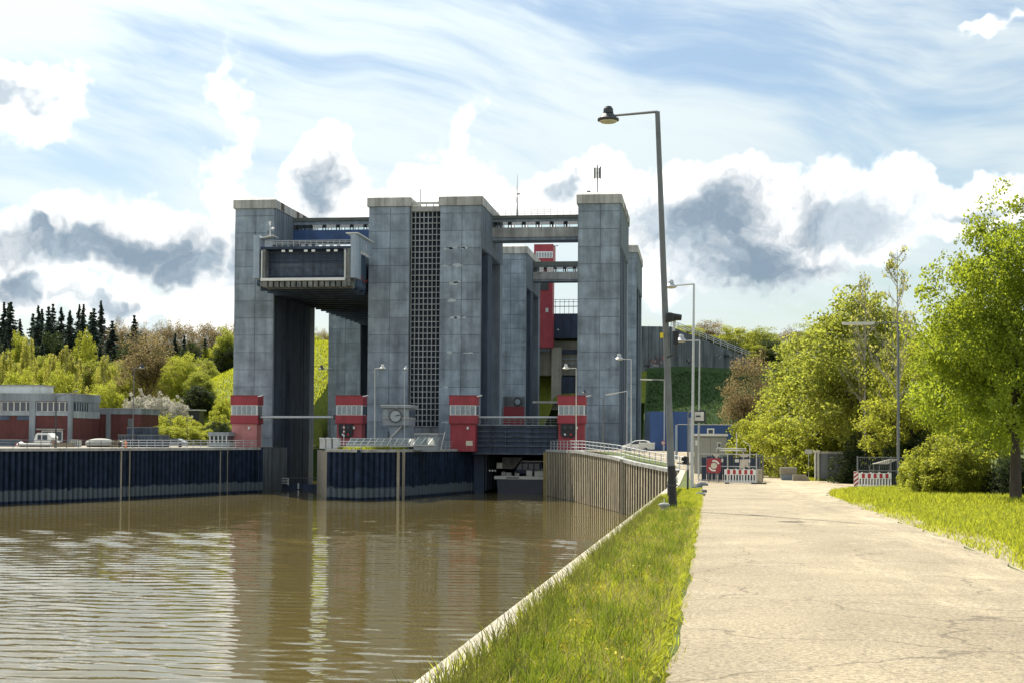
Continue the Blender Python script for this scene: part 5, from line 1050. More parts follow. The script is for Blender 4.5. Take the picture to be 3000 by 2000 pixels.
# guard rail at the end of the quay and posts
o = Vector((-1.3, 62, gr(-1.3, 62))); t = thing('guard_rail', 'short galvanised crash barrier at the quay edge beyond the leaning lamp', 'guard rail', o)
for k in range(3): MB().box(-.06, .06, k * 9 - .06, k * 9 + .06, -.1, .75).build('post', DARKM, t)
rg_ = []
for yy in (-.5, 19):
    zz = -.0175 * yy; rg_.append([(.08, yy, .42 + zz), (.14, yy, .5 + zz), (.08, yy, .58 + zz), (.14, yy, .68 + zz), (.08, yy, .76 + zz), (.05, yy, .76 + zz), (.1, yy, .68 + zz), (.04, yy, .58 + zz), (.1, yy, .5 + zz), (.05, yy, .42 + zz)])
MB().loft(rg_).build('beam', GALV, t)
# blue container, box truck and grey transformer box
def ribbed_box(name, label, cat, p0, p1, Y, q0, q1, dep, m, ground=None):
    a, b = at(p0, 1260, Y).x, at(p1, 1260, Y).x; z0 = (gr((a + b) / 2, Y) if ground is None else ground); z1 = at(p0, q1, Y).z; o = Vector((a, Y, z0)); t = thing(name, label, cat, o); zb_ = at(p0, q0, Y).z - z0
    MB().box(0, b - a, 0, dep, zb_, z1 - z0).build('body', m, t); n = int((b - a) / .5)
    for i in range(n): MB().box(.15 + i * .5, .38 + i * .5, -.05, 0, zb_ + .2, z1 - z0 - .2).build('rib', m, t)
    for x in (0, b - a): MB().box(x - .07, x + .07, -.08, .1, zb_, z1 - z0).build('corner_post', m, t)
    return t, z1 - z0, b - a, zb_
ribbed_box('shipping_container', 'tall blue container stack at the foot of the embankment', 'container', 1905, 2024, 215, 1322, 1204, 6, BLUE)
ribbed_box('shipping_container', 'small dark blue container beside the blue stack', 'container', 1890, 1904, 220, 1322, 1205, 6, TROUGHSIDE)
t, h, w, zb_ = ribbed_box('box_truck', 'blue box lorry with a white window parked behind the grey cabinet', 'truck', 1987, 2144, 165, 1322, 1243, 2.5, BLUE)
MB().box(-.1, w + .05, -.1, 2.6, h, h + .08).build('roof_edge', OFFW, t); MB().box(-.35, -.08, -.1, 2.6, .5, h).build('end_frame', PALEB, t)
xx = at(2082, 1260, 165).x - t.location.x; zz = at(2082, 1263, 165).z - t.location.z; wf = MB().box(xx - .42, xx + .42, -.12, -.05, zz - .38, zz + .38).build('window_frame', WHITE, t); MB().box(xx - .26, xx + .26, -.14, -.12, zz - .22, zz + .22).build('pane', GLASS, wf)
for xw in (.8, 1.9, w - 1.2): MB().tube((xw, -.05, .45), (xw, .3, .45), .45, n=16).build('wheel', BLACK, t)
MB().box(w + .06, w + 1.5, .1, 2.4, .5, 2.3).build('cab', BLUED, t)
Yx = 140.; a, b = at(2034, 1300, Yx).x, at(2129, 1300, Yx).x; o = Vector((a, Yx, gr(0, Yx))); t = thing('transformer_box', 'grey transformer cabinet with a white roof slab and small notice', 'cabinet', o); z1 = at(2080, 1280, Yx).z - o.z
MB().box(0, b - a, 0, 2.6, -.1, z1).build('body', GREYB, t); MB().box(-.15, b - a + .12, -.15, 2.8, z1 + .13, z1 + .36).build('roof', WHITE, t); MB().box(-.05, b - a + .02, -.05, 2.7, z1, z1 + .128).build('roof_shadow_gap', GREYP, t)
nx = at(2107, 1300, Yx).x - a; nz_ = at(2107, 1306, Yx).z - o.z; nb = MB().box(nx - .22, nx + .22, -.06, 0, nz_ - .2, nz_ + .42).build('notice', OFFW, t); MB().box(nx - .13, nx + .13, -.075, -.06, nz_ - .05, nz_ + .28).build('pictogram', GREYP, nb); MB().box(.1, .32, -.04, 0, z1 - .8, z1 - .3).build('label_plate', WHITE, t)
MB().box((b - a) * .5 - .01, (b - a) * .5 + .01, -.012, 0, 0, z1).build('door_gap', DARKM, t)
# horizontal pipes and props behind gate
o = Vector((at(2140, 1318, 118).x, 118, gr(3, 118))); t = thing('pipe_rack', 'rack of horizontal pipes above the dark gate', 'pipe rack', o); zq = at(2140, 1313, 118).z - o.z
for k in (0, .16): MB().tube((-1.2, k, zq - k), (1.3, k, zq - k), .05, n=6).build('pipe', OFFW, t)
for s in (-1.0, 1.1): MB().tube((s, .1, 0), (s, .1, zq - .05), .045, n=6).build('prop', GREYP, t)
o = Vector((at(2190, 1320, 121).x, 121, gr(5, 121))); t = thing('hoop_barrier', 'white tubular hoop barrier beyond the dark gate', 'barrier', o); q = lambda p, y_: (at(p, 1320, 121).x - o.x, 0, at(2190, y_, 121).z - o.z)
MB().path([(q(2197, 0)[0], 0, -.1), q(2197, 1304), q(2192, 1300), q(2176, 1288)], .03).build('hoop', WHITE, t); MB().tube((q(2158, 0)[0], 0, -.1), q(2158, 1267), .05, n=6).build('post', OFFW, t)
# white van on the ramp and white trailer box
def van(label, px, Y, L_=4.3, flip=False):
    o = Vector((at(px, 1320, Y).x, Y, gz(Y) + .02)); t = thing('parked_car', label, 'car', o)
    side = [(0, .3), (0, .68), (.12, .85), (.85, 1.02), (1.9, 1.60), (3.1, 1.66), (3.95, 1.5), (4.28, 1.0), (4.3, .6), (4.25, .3)]
    rings = []
    for y, k in ((0, .97), (.12, 1), (1.55, 1), (1.67, .97)): rings.append([(x, y, .35 + (z - .35) * k) for x, z in side])
    MB().loft(rings).build('body', WHITE, t)
    gl = MB(); gl.poly([(1.15, -.012, 1.05), (1.95, -.012, 1.5), (2.55, -.012, 1.54), (2.55, -.012, 1.05)], (0, .03, 0)); gl.build('side_window', GLASS, t)
    gl = MB(); gl.poly([(2.65, -.012, 1.05), (2.65, -.012, 1.54), (3.5, -.012, 1.5), (3.95, -.012, 1.1)], (0, .03, 0)); gl.build('side_window', GLASS, t)
    gl = MB(); gl.poly([(.95, .2, 1.08), (1.85, .2, 1.58), (1.85, 1.47, 1.58), (.95, 1.47, 1.08)], (-.02, 0, .02)); gl.build('windscreen', GLASS, t)
    for x in (.85, 3.4):
        for y in (-.02, 1.5): w = MB().tube((x, y, .33), (x, y + .2, .33), .33, n=16).build('wheel', BLACK, t); MB().tube((x, y - .01, .33), (x, y, .33), .18, n=10).build('rim', GALV, w)
    for y in (.15, 1.3): MB().box(-.02, .06, y, y + .25, .72, .86).build('headlight', CURT, t)
    MB().box(1.6, 3.6, .2, .24, 1.7, 1.76).build('roof_rail', DARKM, t); MB().box(1.2, 1.35, -.15, 0, 1.08, 1.2).build('mirror', WHITE, t)
    return t
van('white estate car parked on the ramp behind the railing', 1822, 205)
Yv = 196.; a, b = at(1872, 1310, Yv).x, at(1917, 1310, Yv).x; o = Vector((a, Yv, gz(Yv) + .02)); t = thing('trailer', 'white box trailer parked beside the estate car', 'trailer', o); z1 = at(1890, 1298, Yv).z - o.z
MB().box(0, b - a, 0, 1.5, .35, z1).build('body', OFFW, t); MB().box(-.05, b - a + .05, -.05, 1.55, z1, z1 + .12).build('lid', WHITE, t); MB().bar((b - a, .7, .4), (b - a + .8, .7, .4), .08, .08).build('drawbar', DARKM, t)
for y in (-.06, 1.4): MB().tube((.9, y, .3), (.9, y + .16, .3), .3, n=12).build('wheel', BLACK, t)
# bicycles leaning on the ramp railing
for lab, px in (('bicycle leaning on the ramp railing ahead of the white car', 1853), ('bicycle leaning on the ramp railing behind the trailer', 1872)):
    Yc_ = 186.; p = at(px, 1340, Yc_); o = Vector((p.x, Yc_, gz(Yc_) + .03)); t = thing('bicycle', lab, 'bicycle', o)
    for xw in (0, 1.05):
        w = MB()
        for i in range(14): a0, a1 = 2 * math.pi * i / 14, 2 * math.pi * (i + 1) / 14; w.tube((xw + .33 * math.cos(a0), 0, .34 + .33 * math.sin(a0)), (xw + .33 * math.cos(a1), 0, .34 + .33 * math.sin(a1)), .025, n=4)
        w.build('wheel', BLACK, t)
    MB().path([(0, 0, .34), (.38, 0, .8), (.85, 0, .85), (1.05, 0, .34)], .022).build('frame', GALV, t); MB().path([(.38, 0, .8), (.45, 0, .34), (.85, 0, .85)], .022).build('frame_tube', GALV, t); MB().box(.28, .5, -.05, .05, .92, .97).build('saddle', BLACK, t); MB().path([(.85, 0, .85), (.82, 0, 1.02), (.7, .15, 1.05)], .018).build('handlebar', DARKM, t)
# bollard on the near quay, stones at the verge end
o = atz(1907, 1512, gz(40)); o = Vector((-1.05, 43.5, gz(43.5) + .03)); t = thing('mooring_bollard', 'squat pale mooring bollard on the near quay', 'bollard', o)
MB().lathe((0, 0, 0), [(.17, -.05), (.16, .1), (.12, .14), (.12, .18), (.17, .22), (.18, .26), (.13, .30), (.02, .32)], 16).build('post', CONCL, t, True); MB().tube((0, 0, .31), (0, 0, .42), .018, n=6).build('pin', OFFW, t)
for i, (px, py, s) in enumerate(((2062, 1412, .4), (2050, 1432, .28), (2042, 1455, .3), (2066, 1440, .25), (2058, 1425, .26))):
    Yv = 100 - i * 8.; p = Vector((at(px, 1420, Yv).x - .1, Yv, gr(0, Yv))); r_ = random.Random(i)
    pts = [[(math.cos(a * math.pi / 3) * s * k * r_.uniform(.8, 1.1), math.sin(a * math.pi / 3) * s * k * .8, h * s) for a in range(6)] for k, h in ((1, -.1), (.95, .35), (.6, .6))]
    q = MB().loft(pts).build('kerb_stone', CONCD); q.location = p; tag(q, 'rough kerb stone lying between the road and the quay rail', 'stone', 'stones at the road edge')
# reinforcement bolt posts near the guard rail
for lab, px, Yv in (('dark slim post beside the guard rail', 2015, 78.), ('grey pipe post with yellow clamp beside the sign box', 2030, 96.)):
    p = at(px, 1400, Yv); o = Vector((p.x, Yv, gr(p.x, Yv))); t = thing('marker_post', lab, 'post', o); MB().tube((0, 0, -.1), (0, 0, 1.9), .055, n=8).build('post', DARKM, t); MB().tube((0, 0, 1.2), (0, 0, 1.45), .075, n=8).build('clamp', YELL if 'yellow' in lab else GALV, t)

# ================================================================== vegetation
def leaf_mesh(name, C, size, m, flat_=.0, seed=0, aspect=1.5, droop=0.):
    """Many small leaf quads at the points C (n x 3)."""
    r = np.random.default_rng(seed); n = len(C)
    a = r.normal(size=(n, 3)); a[:, 2] -= droop; a /= np.linalg.norm(a, axis=1)[:, None]
    b = r.normal(size=(n, 3)); b[:, 2] += flat_; b -= (b * a).sum(1)[:, None] * a; b /= np.linalg.norm(b, axis=1)[:, None]
    s = size * r.uniform(.6, 1.3, n)[:, None]
    V = np.empty((n, 4, 3)); V[:, 0] = C - a * s * aspect * .5; V[:, 1] = C + b * s * .42 ; V[:, 2] = C + a * s * aspect * .5; V[:, 3] = C - b * s * .42
    return npmesh(name, V.reshape(-1, 3), np.arange(n * 4).reshape(n, 4), m)
def clumps(r, centers, rad, per, squash=.75):
    n = len(centers); d = r.normal(size=(n, per, 3)); d /= np.linalg.norm(d, axis=2)[:, :, None]; k = r.uniform(.25, 1, (n, per, 1)) ** .6
    q = d * k * (rad * r.uniform(.6, 1.25, (n, 1, 1))); q[:, :, 2] *= squash
    return (centers[:, None, :] + q).reshape(-1, 3)
def branch(mb, p, d, l, r, depth, rnd, tips, spread=.6, up=.25):
    q = p + d * l; mb.tube(p, q, r, r * .68, 6 if depth > 1 else 4, False)
    if depth == 0: tips.append(q); return
    for k in range(rnd.choice((2, 3, 3))):
        e = (d + Vector((rnd.gauss(0, spread), rnd.gauss(0, spread), rnd.gauss(up, spread * .6)))).normalized(); branch(mb, q, e, l * rnd.uniform(.62, .86), r * .62, depth - 1, rnd, tips, spread, up)
    if depth > 1: tips.append(q)
def proto(kind, seed, label):
    """Unit tree about 10 m tall at the origin: Empty > trunk, crown."""
    rnd = random.Random(seed); r = np.random.default_rng(seed); tr = MB(); tips = []
    if kind in ('linden', 'maple', 'spring', 'brown', 'dark'):
        th = {'linden': 1.9, 'maple': 1.6, 'spring': .7, 'brown': 1.4, 'dark': .8}[kind]
        tr.tube((0, 0, -.4), (0, 0, th), .26, .19, 9, False); top = Vector((0, 0, th))
        if kind == 'linden': tr.tube(top, (0.1, 0, 7.0), .16, .06, 7, False)
        for k in range(9 if kind != 'brown' else 8):
            a = k * 2.4 + rnd.uniform(-.3, .3); e = Vector((math.cos(a) * rnd.uniform(.35, .9), math.sin(a) * rnd.uniform(.35, .9), rnd.uniform(.7, 1.5))).normalized()
            branch(tr, top + Vector((0, 0, .35 * k * (1 if kind == 'linden' else .25))), e, rnd.uniform(1.2, 1.9), .09, 3, rnd, tips, .5, .22)
        # crown volume: lumpy ellipsoid
        n = {'linden': 760, 'maple': 480, 'spring': 460, 'brown': 300, 'dark': 380}[kind]
        d = r.normal(size=(n, 3)); d /= np.linalg.norm(d, axis=1)[:, None]; az = np.arctan2(d[:, 1], d[:, 0])
        lump = 1 + .20 * np.sin(az * 3 + seed) * np.cos(d[:, 2] * 4 + seed) + .13 * np.sin(az * 7 + d[:, 2] * 9 + seed * 2)
        k = r.uniform(.45, 1.0, n) ** .55 * lump
        rx, rz_, cz = {'linden': (3.5, 4.1, 6.3), 'maple': (3.5, 4.0, 5.9), 'spring': (3.9, 4.4, 4.7), 'brown': (3.3, 4.2, 5.6), 'dark': (3.4, 4.4, 5.2)}[kind]
        C = d * k[:, None] * np.array([rx, rx, rz_]); C[:, 0] *= (1 - .22 * (C[:, 2] / rz_)); C[:, 1] *= (1 - .22 * (C[:, 2] / rz_)); C[:, 2] += cz
        gap = np.sin(C[:, 0] * 1.9 + seed) * np.sin(C[:, 1] * 1.7 + 2 * seed) * np.sin(C[:, 2] * 1.8 + 1); C = C[gap < .32]      # openings between the boughs
        T = np.array([list(t_) for t_ in tips])
        if kind == 'brown':
            C = np.vstack([C, T[r.integers(0, len(T), 200)]]); P = clumps(r, C, .9, 34)
            tw = C[r.integers(0, len(C), 500)]; twg = MB()
            for q in tw: e = Vector(r.normal(size=3)) + Vector((0, 0, .5)); e.normalize(); twg.tube(Vector(q), Vector(q) + e * .9, .018, .006, 3, False)
            cm = leaf_mesh('crown', P, .13, LF_BRN, seed=seed)
        else:
            C = np.vstack([C, T[r.integers(0, len(T), 90)]]); per = {'linden': 88, 'maple': 66, 'spring': 66, 'dark': 50}[kind]
            P = clumps(r, C, {'linden': .60, 'maple': .7, 'spring': .68, 'dark': .75}[kind], per)
            cm = leaf_mesh('crown', P, {'linden': .098, 'maple': .14, 'spring': .125, 'dark': .18}[kind], {'linden': LF_LIN, 'maple': LF_MAP, 'spring': LF_YEL, 'dark': LF_DRK}[kind], .6, seed)
        bark = BARK
    elif kind == 'conifer':
        tr.tube((0, 0, -.5), (0, 0, 9.8), .2, .02, 7, False); P = []
        z = 1.2
        while z < 10:
            R_ = ((10.02 - z) / 9) ** 1.0 * 2.5 * rnd.uniform(.65, 1.15); m_ = 8
            for k in range(m_):
                a = rnd.uniform(0, 6.28); zb = z + rnd.uniform(-.22, .22); l = R_ * rnd.uniform(.55, 1.15); n_ = int(10 + 78 * R_ / 2.3); u = r.uniform(0, 1, n_) ** .7
                x = np.cos(a) * l * u; y = np.sin(a) * l * u; w = r.normal(size=(n_, 3)) * np.array([.12, .12, .07]) * (.25 + R_ / 2); P.append(np.stack([x, y, zb - .38 * l * u + .12 * u ** 3 * l], 1) + w)
            z += rnd.uniform(.28, .42)
        cm = leaf_mesh('crown', np.vstack(P), .13, LF_CON, .2, seed, 2.0, .5); bark = BARK
    elif kind == 'birch':
        tr.tube((0, 0, -.4), (.1, 0, 8.6), .13, .03, 7, False); P = []
        for k in range(80):
            z = rnd.uniform(3.0, 9.7); a = rnd.uniform(0, 6.28); l = 1.7 * (1 - ((z - 5.5) / 4.6) ** 2) ** .5 * rnd.uniform(.4, 1) if abs(z - 5.5) < 4.5 else .3
            e = Vector((math.cos(a) * l, math.sin(a) * l, .5)); tr.tube((0, 0, z - .6), (e.x, e.y, z), .03, .01, 3, False); h = rnd.uniform(.8, 2.6); u = r.uniform(0, 1, 130)
            P.append(np.stack([e.x * 1.25 + r.normal(size=130) * .13, e.y * 1.25 + r.normal(size=130) * .13, z - h * u], 1))
        cm = leaf_mesh('crown', np.vstack(P), .13, LF_BIR, .1, seed, 1.6, 1.2); bark = BARKL
    elif kind == 'bare':
        tr.tube((0, 0, -.4), (.05, 0, 4), .11, .08, 6, False); tr.tube((.05, 0, 4), (.1, 0, 10), .08, .015, 6, False)
        for k in range(46): z = rnd.uniform(2.6, 9.6); a = rnd.uniform(0, 6.28); e = Vector((math.cos(a), math.sin(a), rnd.uniform(.5, 1.4))).normalized(); branch(tr, Vector((.08, 0, z)), e, rnd.uniform(.3, .8) * (10.4 - z) * .22 + .2, .022, 2, rnd, tips, .45, .2)
        T = np.array([list(t_) for t_ in tips]); cm = leaf_mesh('crown', clumps(r, T[r.integers(0, len(T), 110)], .3, 6), .12, LF_BIR, 0, seed); bark = BARKL
    elif kind in ('bush', 'blossom', 'darkbush'):
        tr.tube((0, 0, -.5), (0, 0, .4), .3, .22, 7)
        for k in range(9): a = rnd.uniform(0, 6.28); branch(tr, Vector((0, 0, .1)), Vector((math.cos(a) * .5, math.sin(a) * .5, 1)).normalized(), 1.3, .06, 3, rnd, tips, .5, .1)
        n = 520; d = r.normal(size=(n, 3)); d[:, 2] = np.abs(d[:, 2]) * .9 - .15; d /= np.linalg.norm(d, axis=1)[:, None]; az = np.arctan2(d[:, 1], d[:, 0]); k = r.uniform(.35, 1, n) ** .5 * (1 + .2 * np.sin(az * 4 + seed) + .12 * np.sin(az * 9 + d[:, 2] * 8))
        C = d * k[:, None] * np.array([4.6, 4.6, 6.2]); C[:, 2] = np.maximum(C[:, 2] + .8, .2); P = clumps(r, C, .8, 62)
        cm = leaf_mesh('crown', P, .2, {'bush': LF_YEL, 'blossom': LF_BLO, 'darkbush': LF_DRK}[kind], .5, seed); bark = BARK
    return tr.mesh('trunk', bark), cm, (twg.mesh('twigs', BARK) if kind == 'brown' else None)
PROTO = {}
def tree(kind, label, x, y, h, w=None, group=None, name='tree', var=0, z=None, ry=None):
    key = (kind, var)
    if key not in PROTO: PROTO[key] = proto(kind, 31 + var * 17 + len(kind), label)
    tm, cm, wm = PROTO[key]; w = h if w is None else w; z = land(x, y) if z is None else z
    t = thing(name, label, 'tree' if 'tree' in name or name in ('conifer', 'birch') else 'bush', (x, y, z), random.uniform(0, 6.28) if ry is None else ry, group, (w / 10, w / 10, h / 10))
    link('trunk', tm, t); link('crown', cm, t)
    if wm: link('twigs', wm, t)['kind'] = 'stuff'
    return t
def ptree(kind, label, px, ptop, Y, wpx=None, group=None, name='tree', var=0, base=None, ry=None):
    """Tree from its photo column, top row and distance; stands on the terrain there (or at photo row base)."""
    p = at(px, ptop, Y); z = land(p.x, Y) if base is None else at(px, base, Y).z; h = max(1.0, p.z - z)
    unit = {'linden': 7.9, 'maple': 7.6, 'spring': 8.4, 'brown': 7.4, 'dark': 7.4, 'conifer': 4.6, 'birch': 3.9, 'bare': 3.2, 'bush': 10.4, 'blossom': 10.4, 'darkbush': 10.4}[kind]
    hk = {'bush': 7.6, 'blossom': 7.6, 'darkbush': 7.6, 'spring': 9.6, 'linden': 11.6, 'maple': 10.3, 'brown': 10.2}.get(kind, 10.)
    w = None if wpx is None else wpx / FPX * Y / unit * 10
    return tree(kind, label, p.x, Y, h / hk * 10, w, group, name, var, z, ry)
# --- right hand side
ptree('linden', 'big leafy linden standing on the grass by the road', 2974, 530, 64, 560, name='linden_tree', ry=.6)
ptree('linden', 'second linden crown rising behind the big roadside linden', 2850, 790, 80, 330, name='linden_tree', var=1)
ptree('maple', 'broad maple with bronze green crown beyond the road bend', 2530, 845, 118, 440, name='maple_tree')
ptree('maple', 'smaller maple behind the bar fence', 2390, 960, 135, 330, name='maple_tree', var=1)
ptree('spring', 'yellow green willow thicket tree behind the concrete wall', 2480, 1060, 128, 380, name='willow_tree')
ptree('spring', 'yellow green willow beside the bar fence', 2330, 1090, 132, 260, name='willow_tree', var=1)
ptree('spring', 'bright willow between the maple and the linden', 2690, 960, 108, 340, name='willow_tree', var=1)
ptree('brown', 'brownish budding tree beside the embankment', 2200, 1015, 176, 190, name='budding_tree')
ptree('brown', 'brownish budding tree between the maples', 2600, 900, 126, 260, name='budding_tree', var=1)
ptree('bare', 'tall thin birch with bare twigs above the lindens', 2632, 728, 105, 130, name='birch_tree')
ptree('bare', 'pale stemmed slim birch in front of the maple', 2535, 810, 112, 120, name='birch_tree', var=1)
ptree('bush', 'sunlit yellow bush behind the gate posts', 2420, 1180, 126, 330, name='bush')
ptree('bush', 'sunlit yellow bush at the foot of the budding tree', 2250, 1195, 138, 230, name='bush', var=1)
ptree('bush', 'leafy bush filling the gap left of the linden trunk', 2790, 1270, 76, 260, name='bush')
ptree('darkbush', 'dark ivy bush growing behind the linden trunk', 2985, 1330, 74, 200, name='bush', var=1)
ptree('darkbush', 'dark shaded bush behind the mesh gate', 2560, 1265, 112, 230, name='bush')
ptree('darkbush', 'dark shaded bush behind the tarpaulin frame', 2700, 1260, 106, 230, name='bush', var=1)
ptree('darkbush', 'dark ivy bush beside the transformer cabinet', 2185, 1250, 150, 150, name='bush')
ptree('bush', 'small leafy bush overhanging the mesh gate end', 2680, 1330, 92, 110, name='bush', var=1)
for i, (px, tp_, Y, w, k) in enumerate(((2010, 950, 372, 110, 'spring'), (2080, 935, 378, 140, 'brown'), (2150, 950, 372, 150, 'spring'), (2230, 960, 376, 150, 'maple'), (2310, 955, 384, 160, 'brown'), (2060, 985, 368, 120, 'dark'), (2130, 1000, 366, 130, 'dark'), (2200, 1005, 366, 130, 'spring'), (2270, 1000, 366, 140, 'dark'), (2380, 950, 390, 180, 'maple'), (2460, 930, 395, 200, 'spring'), (2560, 930, 400, 200, 'maple'))):
    ptree(k, {'spring': 'light green tree on the upper canal bank', 'brown': 'brown twigged tree on the upper canal bank', 'maple': 'bronze green tree on the upper canal bank', 'dark': 'dark green tree on the upper canal bank'}[k], px, tp_, Y, w, 'trees along the upper canal bank', 'bank_tree', i % 2)
for i in range(9):
    k = ('spring', 'maple', 'brown')[i % 3]; x = 24 + 9 * i + random.uniform(-3, 3); y = 135 + 11 * (i % 4)
    tree(k, {'spring': 'light green wood tree far behind the linden', 'maple': 'bronze green wood tree far behind the linden', 'brown': 'brown wood tree far behind the linden'}[k], x, y, random.uniform(12, 15), 13, 'wood behind the linden', 'wood_tree', i % 2)
# --- left hand wood on the hill
LBL = {'conifer': 'dark conifer of the wood on the hill', 'brown': 'brown leafless beech of the wood on the hill', 'dark': 'dark green tree of the wood on the hill', 'spring': 'light green tree of the wood on the hill', 'maple': 'bronze green tree of the wood on the hill'}
def wood(kind, px, ptop, Y, w, var=0): ptree(kind, LBL[kind] + (' along its ridge' if Y > 430 else ' halfway up its slope' if Y > 390 else ' at its lower edge'), px, ptop, Y, w, 'wood on the hill', 'conifer' if kind == 'conifer' else 'wood_tree', var)
for i, px in enumerate(range(-60, 340, 30)): wood('conifer', px + random.uniform(-8, 8), 905 + random.uniform(-18, 40), 455 + random.uniform(-12, 18), random.uniform(135, 165), i % 2)
for i, (px, tp_) in enumerate(((12, 892), (32, 886), (112, 902), (143, 900), (245, 898), (275, 905), (205, 915), (393, 925))): wood('conifer', px, tp_, 440, 150, i % 2)
for i, px in enumerate(range(330, 760, 27)): wood('brown', px + random.uniform(-8, 8), 938 + random.uniform(-12, 14), 458 + random.uniform(-10, 14), random.uniform(80, 110), i % 2)
for i, px in enumerate(range(-40, 700, 34)): wood('conifer' if i % 3 else 'dark', px + random.uniform(-12, 12), 985 + random.uniform(-20, 35), 415 + random.uniform(-10, 10), random.uniform(110, 150), i % 2)
for i, (px, tp_) in enumerate(((60, 965), (250, 960), (620, 1000), (660, 960), (680, 1000))): wood('spring' if i != 3 else 'maple', px, tp_, 408, 90, i % 2)
for i, px in enumerate(range(-60, 600, 19)): wood(('spring', 'brown', 'maple', 'spring')[i % 4], px + random.uniform(-10, 10), 1065 + random.uniform(-25, 25), 372 + random.uniform(-12, 8), random.uniform(80, 120), i % 2)
# nearer trees on the left, told apart
for i, (px, tp_, w, lab) in enumerate(((85, 976, 60, 'tall weeping birch behind the white penthouse'), (195, 1000, 52, 'tall columnar birch right of the penthouse'), (150, 1025, 50, 'slim birch between the two tall ones'), (225, 1040, 70, 'broad birch above the workshop corner'), (305, 1030, 52, 'slender birch beside the big brown tree'), (20, 1020, 60, 'birch at the left above the penthouse roof'))):
    ptree('birch', lab, px, tp_, 325, w, None, 'birch', i % 2)
ptree('brown', 'big spreading brown tree above the blossom bushes', 430, 962, 312, 200, name='budding_tree', var=1)
ptree('spring', 'rounded fresh green tree beside the grass slope', 535, 1028, 308, 150, name='green_tree')
ptree('maple', 'shaded green tree standing before the grass slope', 585, 1085, 302, 100, name='green_tree', var=1)
ptree('spring', 'green tree above the workshop roof', 180, 1075, 300, 130, name='green_tree', var=1)
ptree('spring', 'green tree left of the workshop corner', 60, 1070, 298, 150, name='green_tree')
ptree('spring', 'green tree rising behind the annex roof', 310, 1110, 290, 140, name='green_tree')
ptree('dark', 'dark green conical tree over the garden shelter', 585, 1130, 296, 110, name='green_tree')
for i, (px, tp_, Y, w, lab) in enumerate(((405, 1150, 282, 110, 'white blossom bush behind the annex'), (470, 1155, 280, 120, 'white blossom bush below the big brown tree'), (520, 1168, 278, 90, 'white blossom bush beside the garden shelter'))): ptree('blossom', lab, px, tp_, Y, w, None, 'blossom_bush', i % 2)
for i, (px, tp_, Y, w, lab) in enumerate(((450, 1212, 268, 130, 'low green hedge bush behind the dark containers'), (530, 1214, 266, 130, 'low green hedge bush before the blossoms'), (640, 1212, 266, 110, 'low green hedge bush beside the red cabin'), (480, 1245, 250, 140, 'grassy mound bush on the left quay'), (560, 1245, 250, 140, 'yellow green mound bush on the left quay'), (650, 1160, 275, 80, 'sunlit bush left of the first tower'))): ptree('bush', lab, px, tp_, Y, w, None, 'bush', i % 2)
ptree('darkbush', 'dark hedge behind the grey kiosk', 640, 1232, 255, 110, None, 'bush')
for i in range(8): ptree(('brown', 'spring', 'maple')[i % 3], 'tree seen through the passage between the towers', 900 + i * 14, 960 + 12 * (i % 3), 420 + 6 * i, 70, 'trees behind the passage', 'wood_tree', i % 2)
# --- grass blades
def blades(name, label, X_, Y_, h, wd, m, seed, lean=.5, lift=0., zf=None):
    r = np.random.default_rng(seed); n = len(X_); zz = np.array([(zf or land)(a, b) for a, b in zip(X_, Y_)]) + lift
    a = r.uniform(0, 6.283, n); hh = h * r.uniform(.45, 1.35, n); l = hh * lean * r.uniform(.1, 1.2, n); w = wd * r.uniform(.6, 1.4, n)
    dx, dy = np.cos(a), np.sin(a); b = r.uniform(0, 6.283, n); wx, wy = np.cos(b) * w, np.sin(b) * w
    V = np.empty((n, 5, 3)); mid = .55
    V[:, 0] = np.stack([X_ - wx, Y_ - wy, zz], 1); V[:, 1] = np.stack([X_ + wx, Y_ + wy, zz], 1)
    V[:, 2] = np.stack([X_ + wx * .8 + dx * l * .35, Y_ + wy * .8 + dy * l * .35, zz + hh * mid], 1); V[:, 3] = np.stack([X_ - wx * .8 + dx * l * .35, Y_ - wy * .8 + dy * l * .35, zz + hh * mid], 1)
    V[:, 4] = np.stack([X_ + dx * l, Y_ + dy * l, zz + hh], 1)
    F4 = np.arange(n)[:, None] * 5; T = np.concatenate([F4 + np.array([[0, 1, 2]]), F4 + np.array([[0, 2, 3]]), F4 + np.array([[3, 2, 4]])], 0)
    o = link(name, npmesh(name, V.reshape(-1, 3), T, m)); tag(o, label, 'grass', kind='stuff'); return o
def scatter(n, ya, yb, xa, xb, r, p=1.0):
    y = ya + (yb - ya) * r.uniform(0, 1, n) ** p; lo = np.array([interp(xa, q) for q in y]); hi = np.array([interp(xb, q) for q in y]); return lo + (hi - lo) * r.uniform(0, 1, n), y
XA = [(0, KX + .50), (60, KX + .50), (100, KX + .50)]; XB = [(0, -.36), (10, -.32), (23, -.18), (56, .05), (72, .15), (100, .25)]
def patchy(x, y, r, k=.5):
    v = np.sin(x * 3.1 + y * 1.3) * np.cos(y * 1.9 - x) + .6 * np.sin(x * 7 + y * 4.1); return r.uniform(0, 1, len(x)) < (.72 + .28 * v)
r = np.random.default_rng(5)
x, y = scatter(125000, 7.5, 30, XA, XB, r, 1.25); k = patchy(x, y, r) & (r.uniform(0, 1, len(x)) < .8); blades('verge_grass', 'fresh green grass of the verge between quay and road', x[k], y[k], .125, .0046, GRASSB, 1, 1.1)
x, y = scatter(70000, 28, 85, XA, XB, r, 1.15); k = patchy(x, y, r); blades('verge_grass_far', 'grass on the far end of the verge', x[k], y[k], .14, .009, GRASSB, 2, .9)
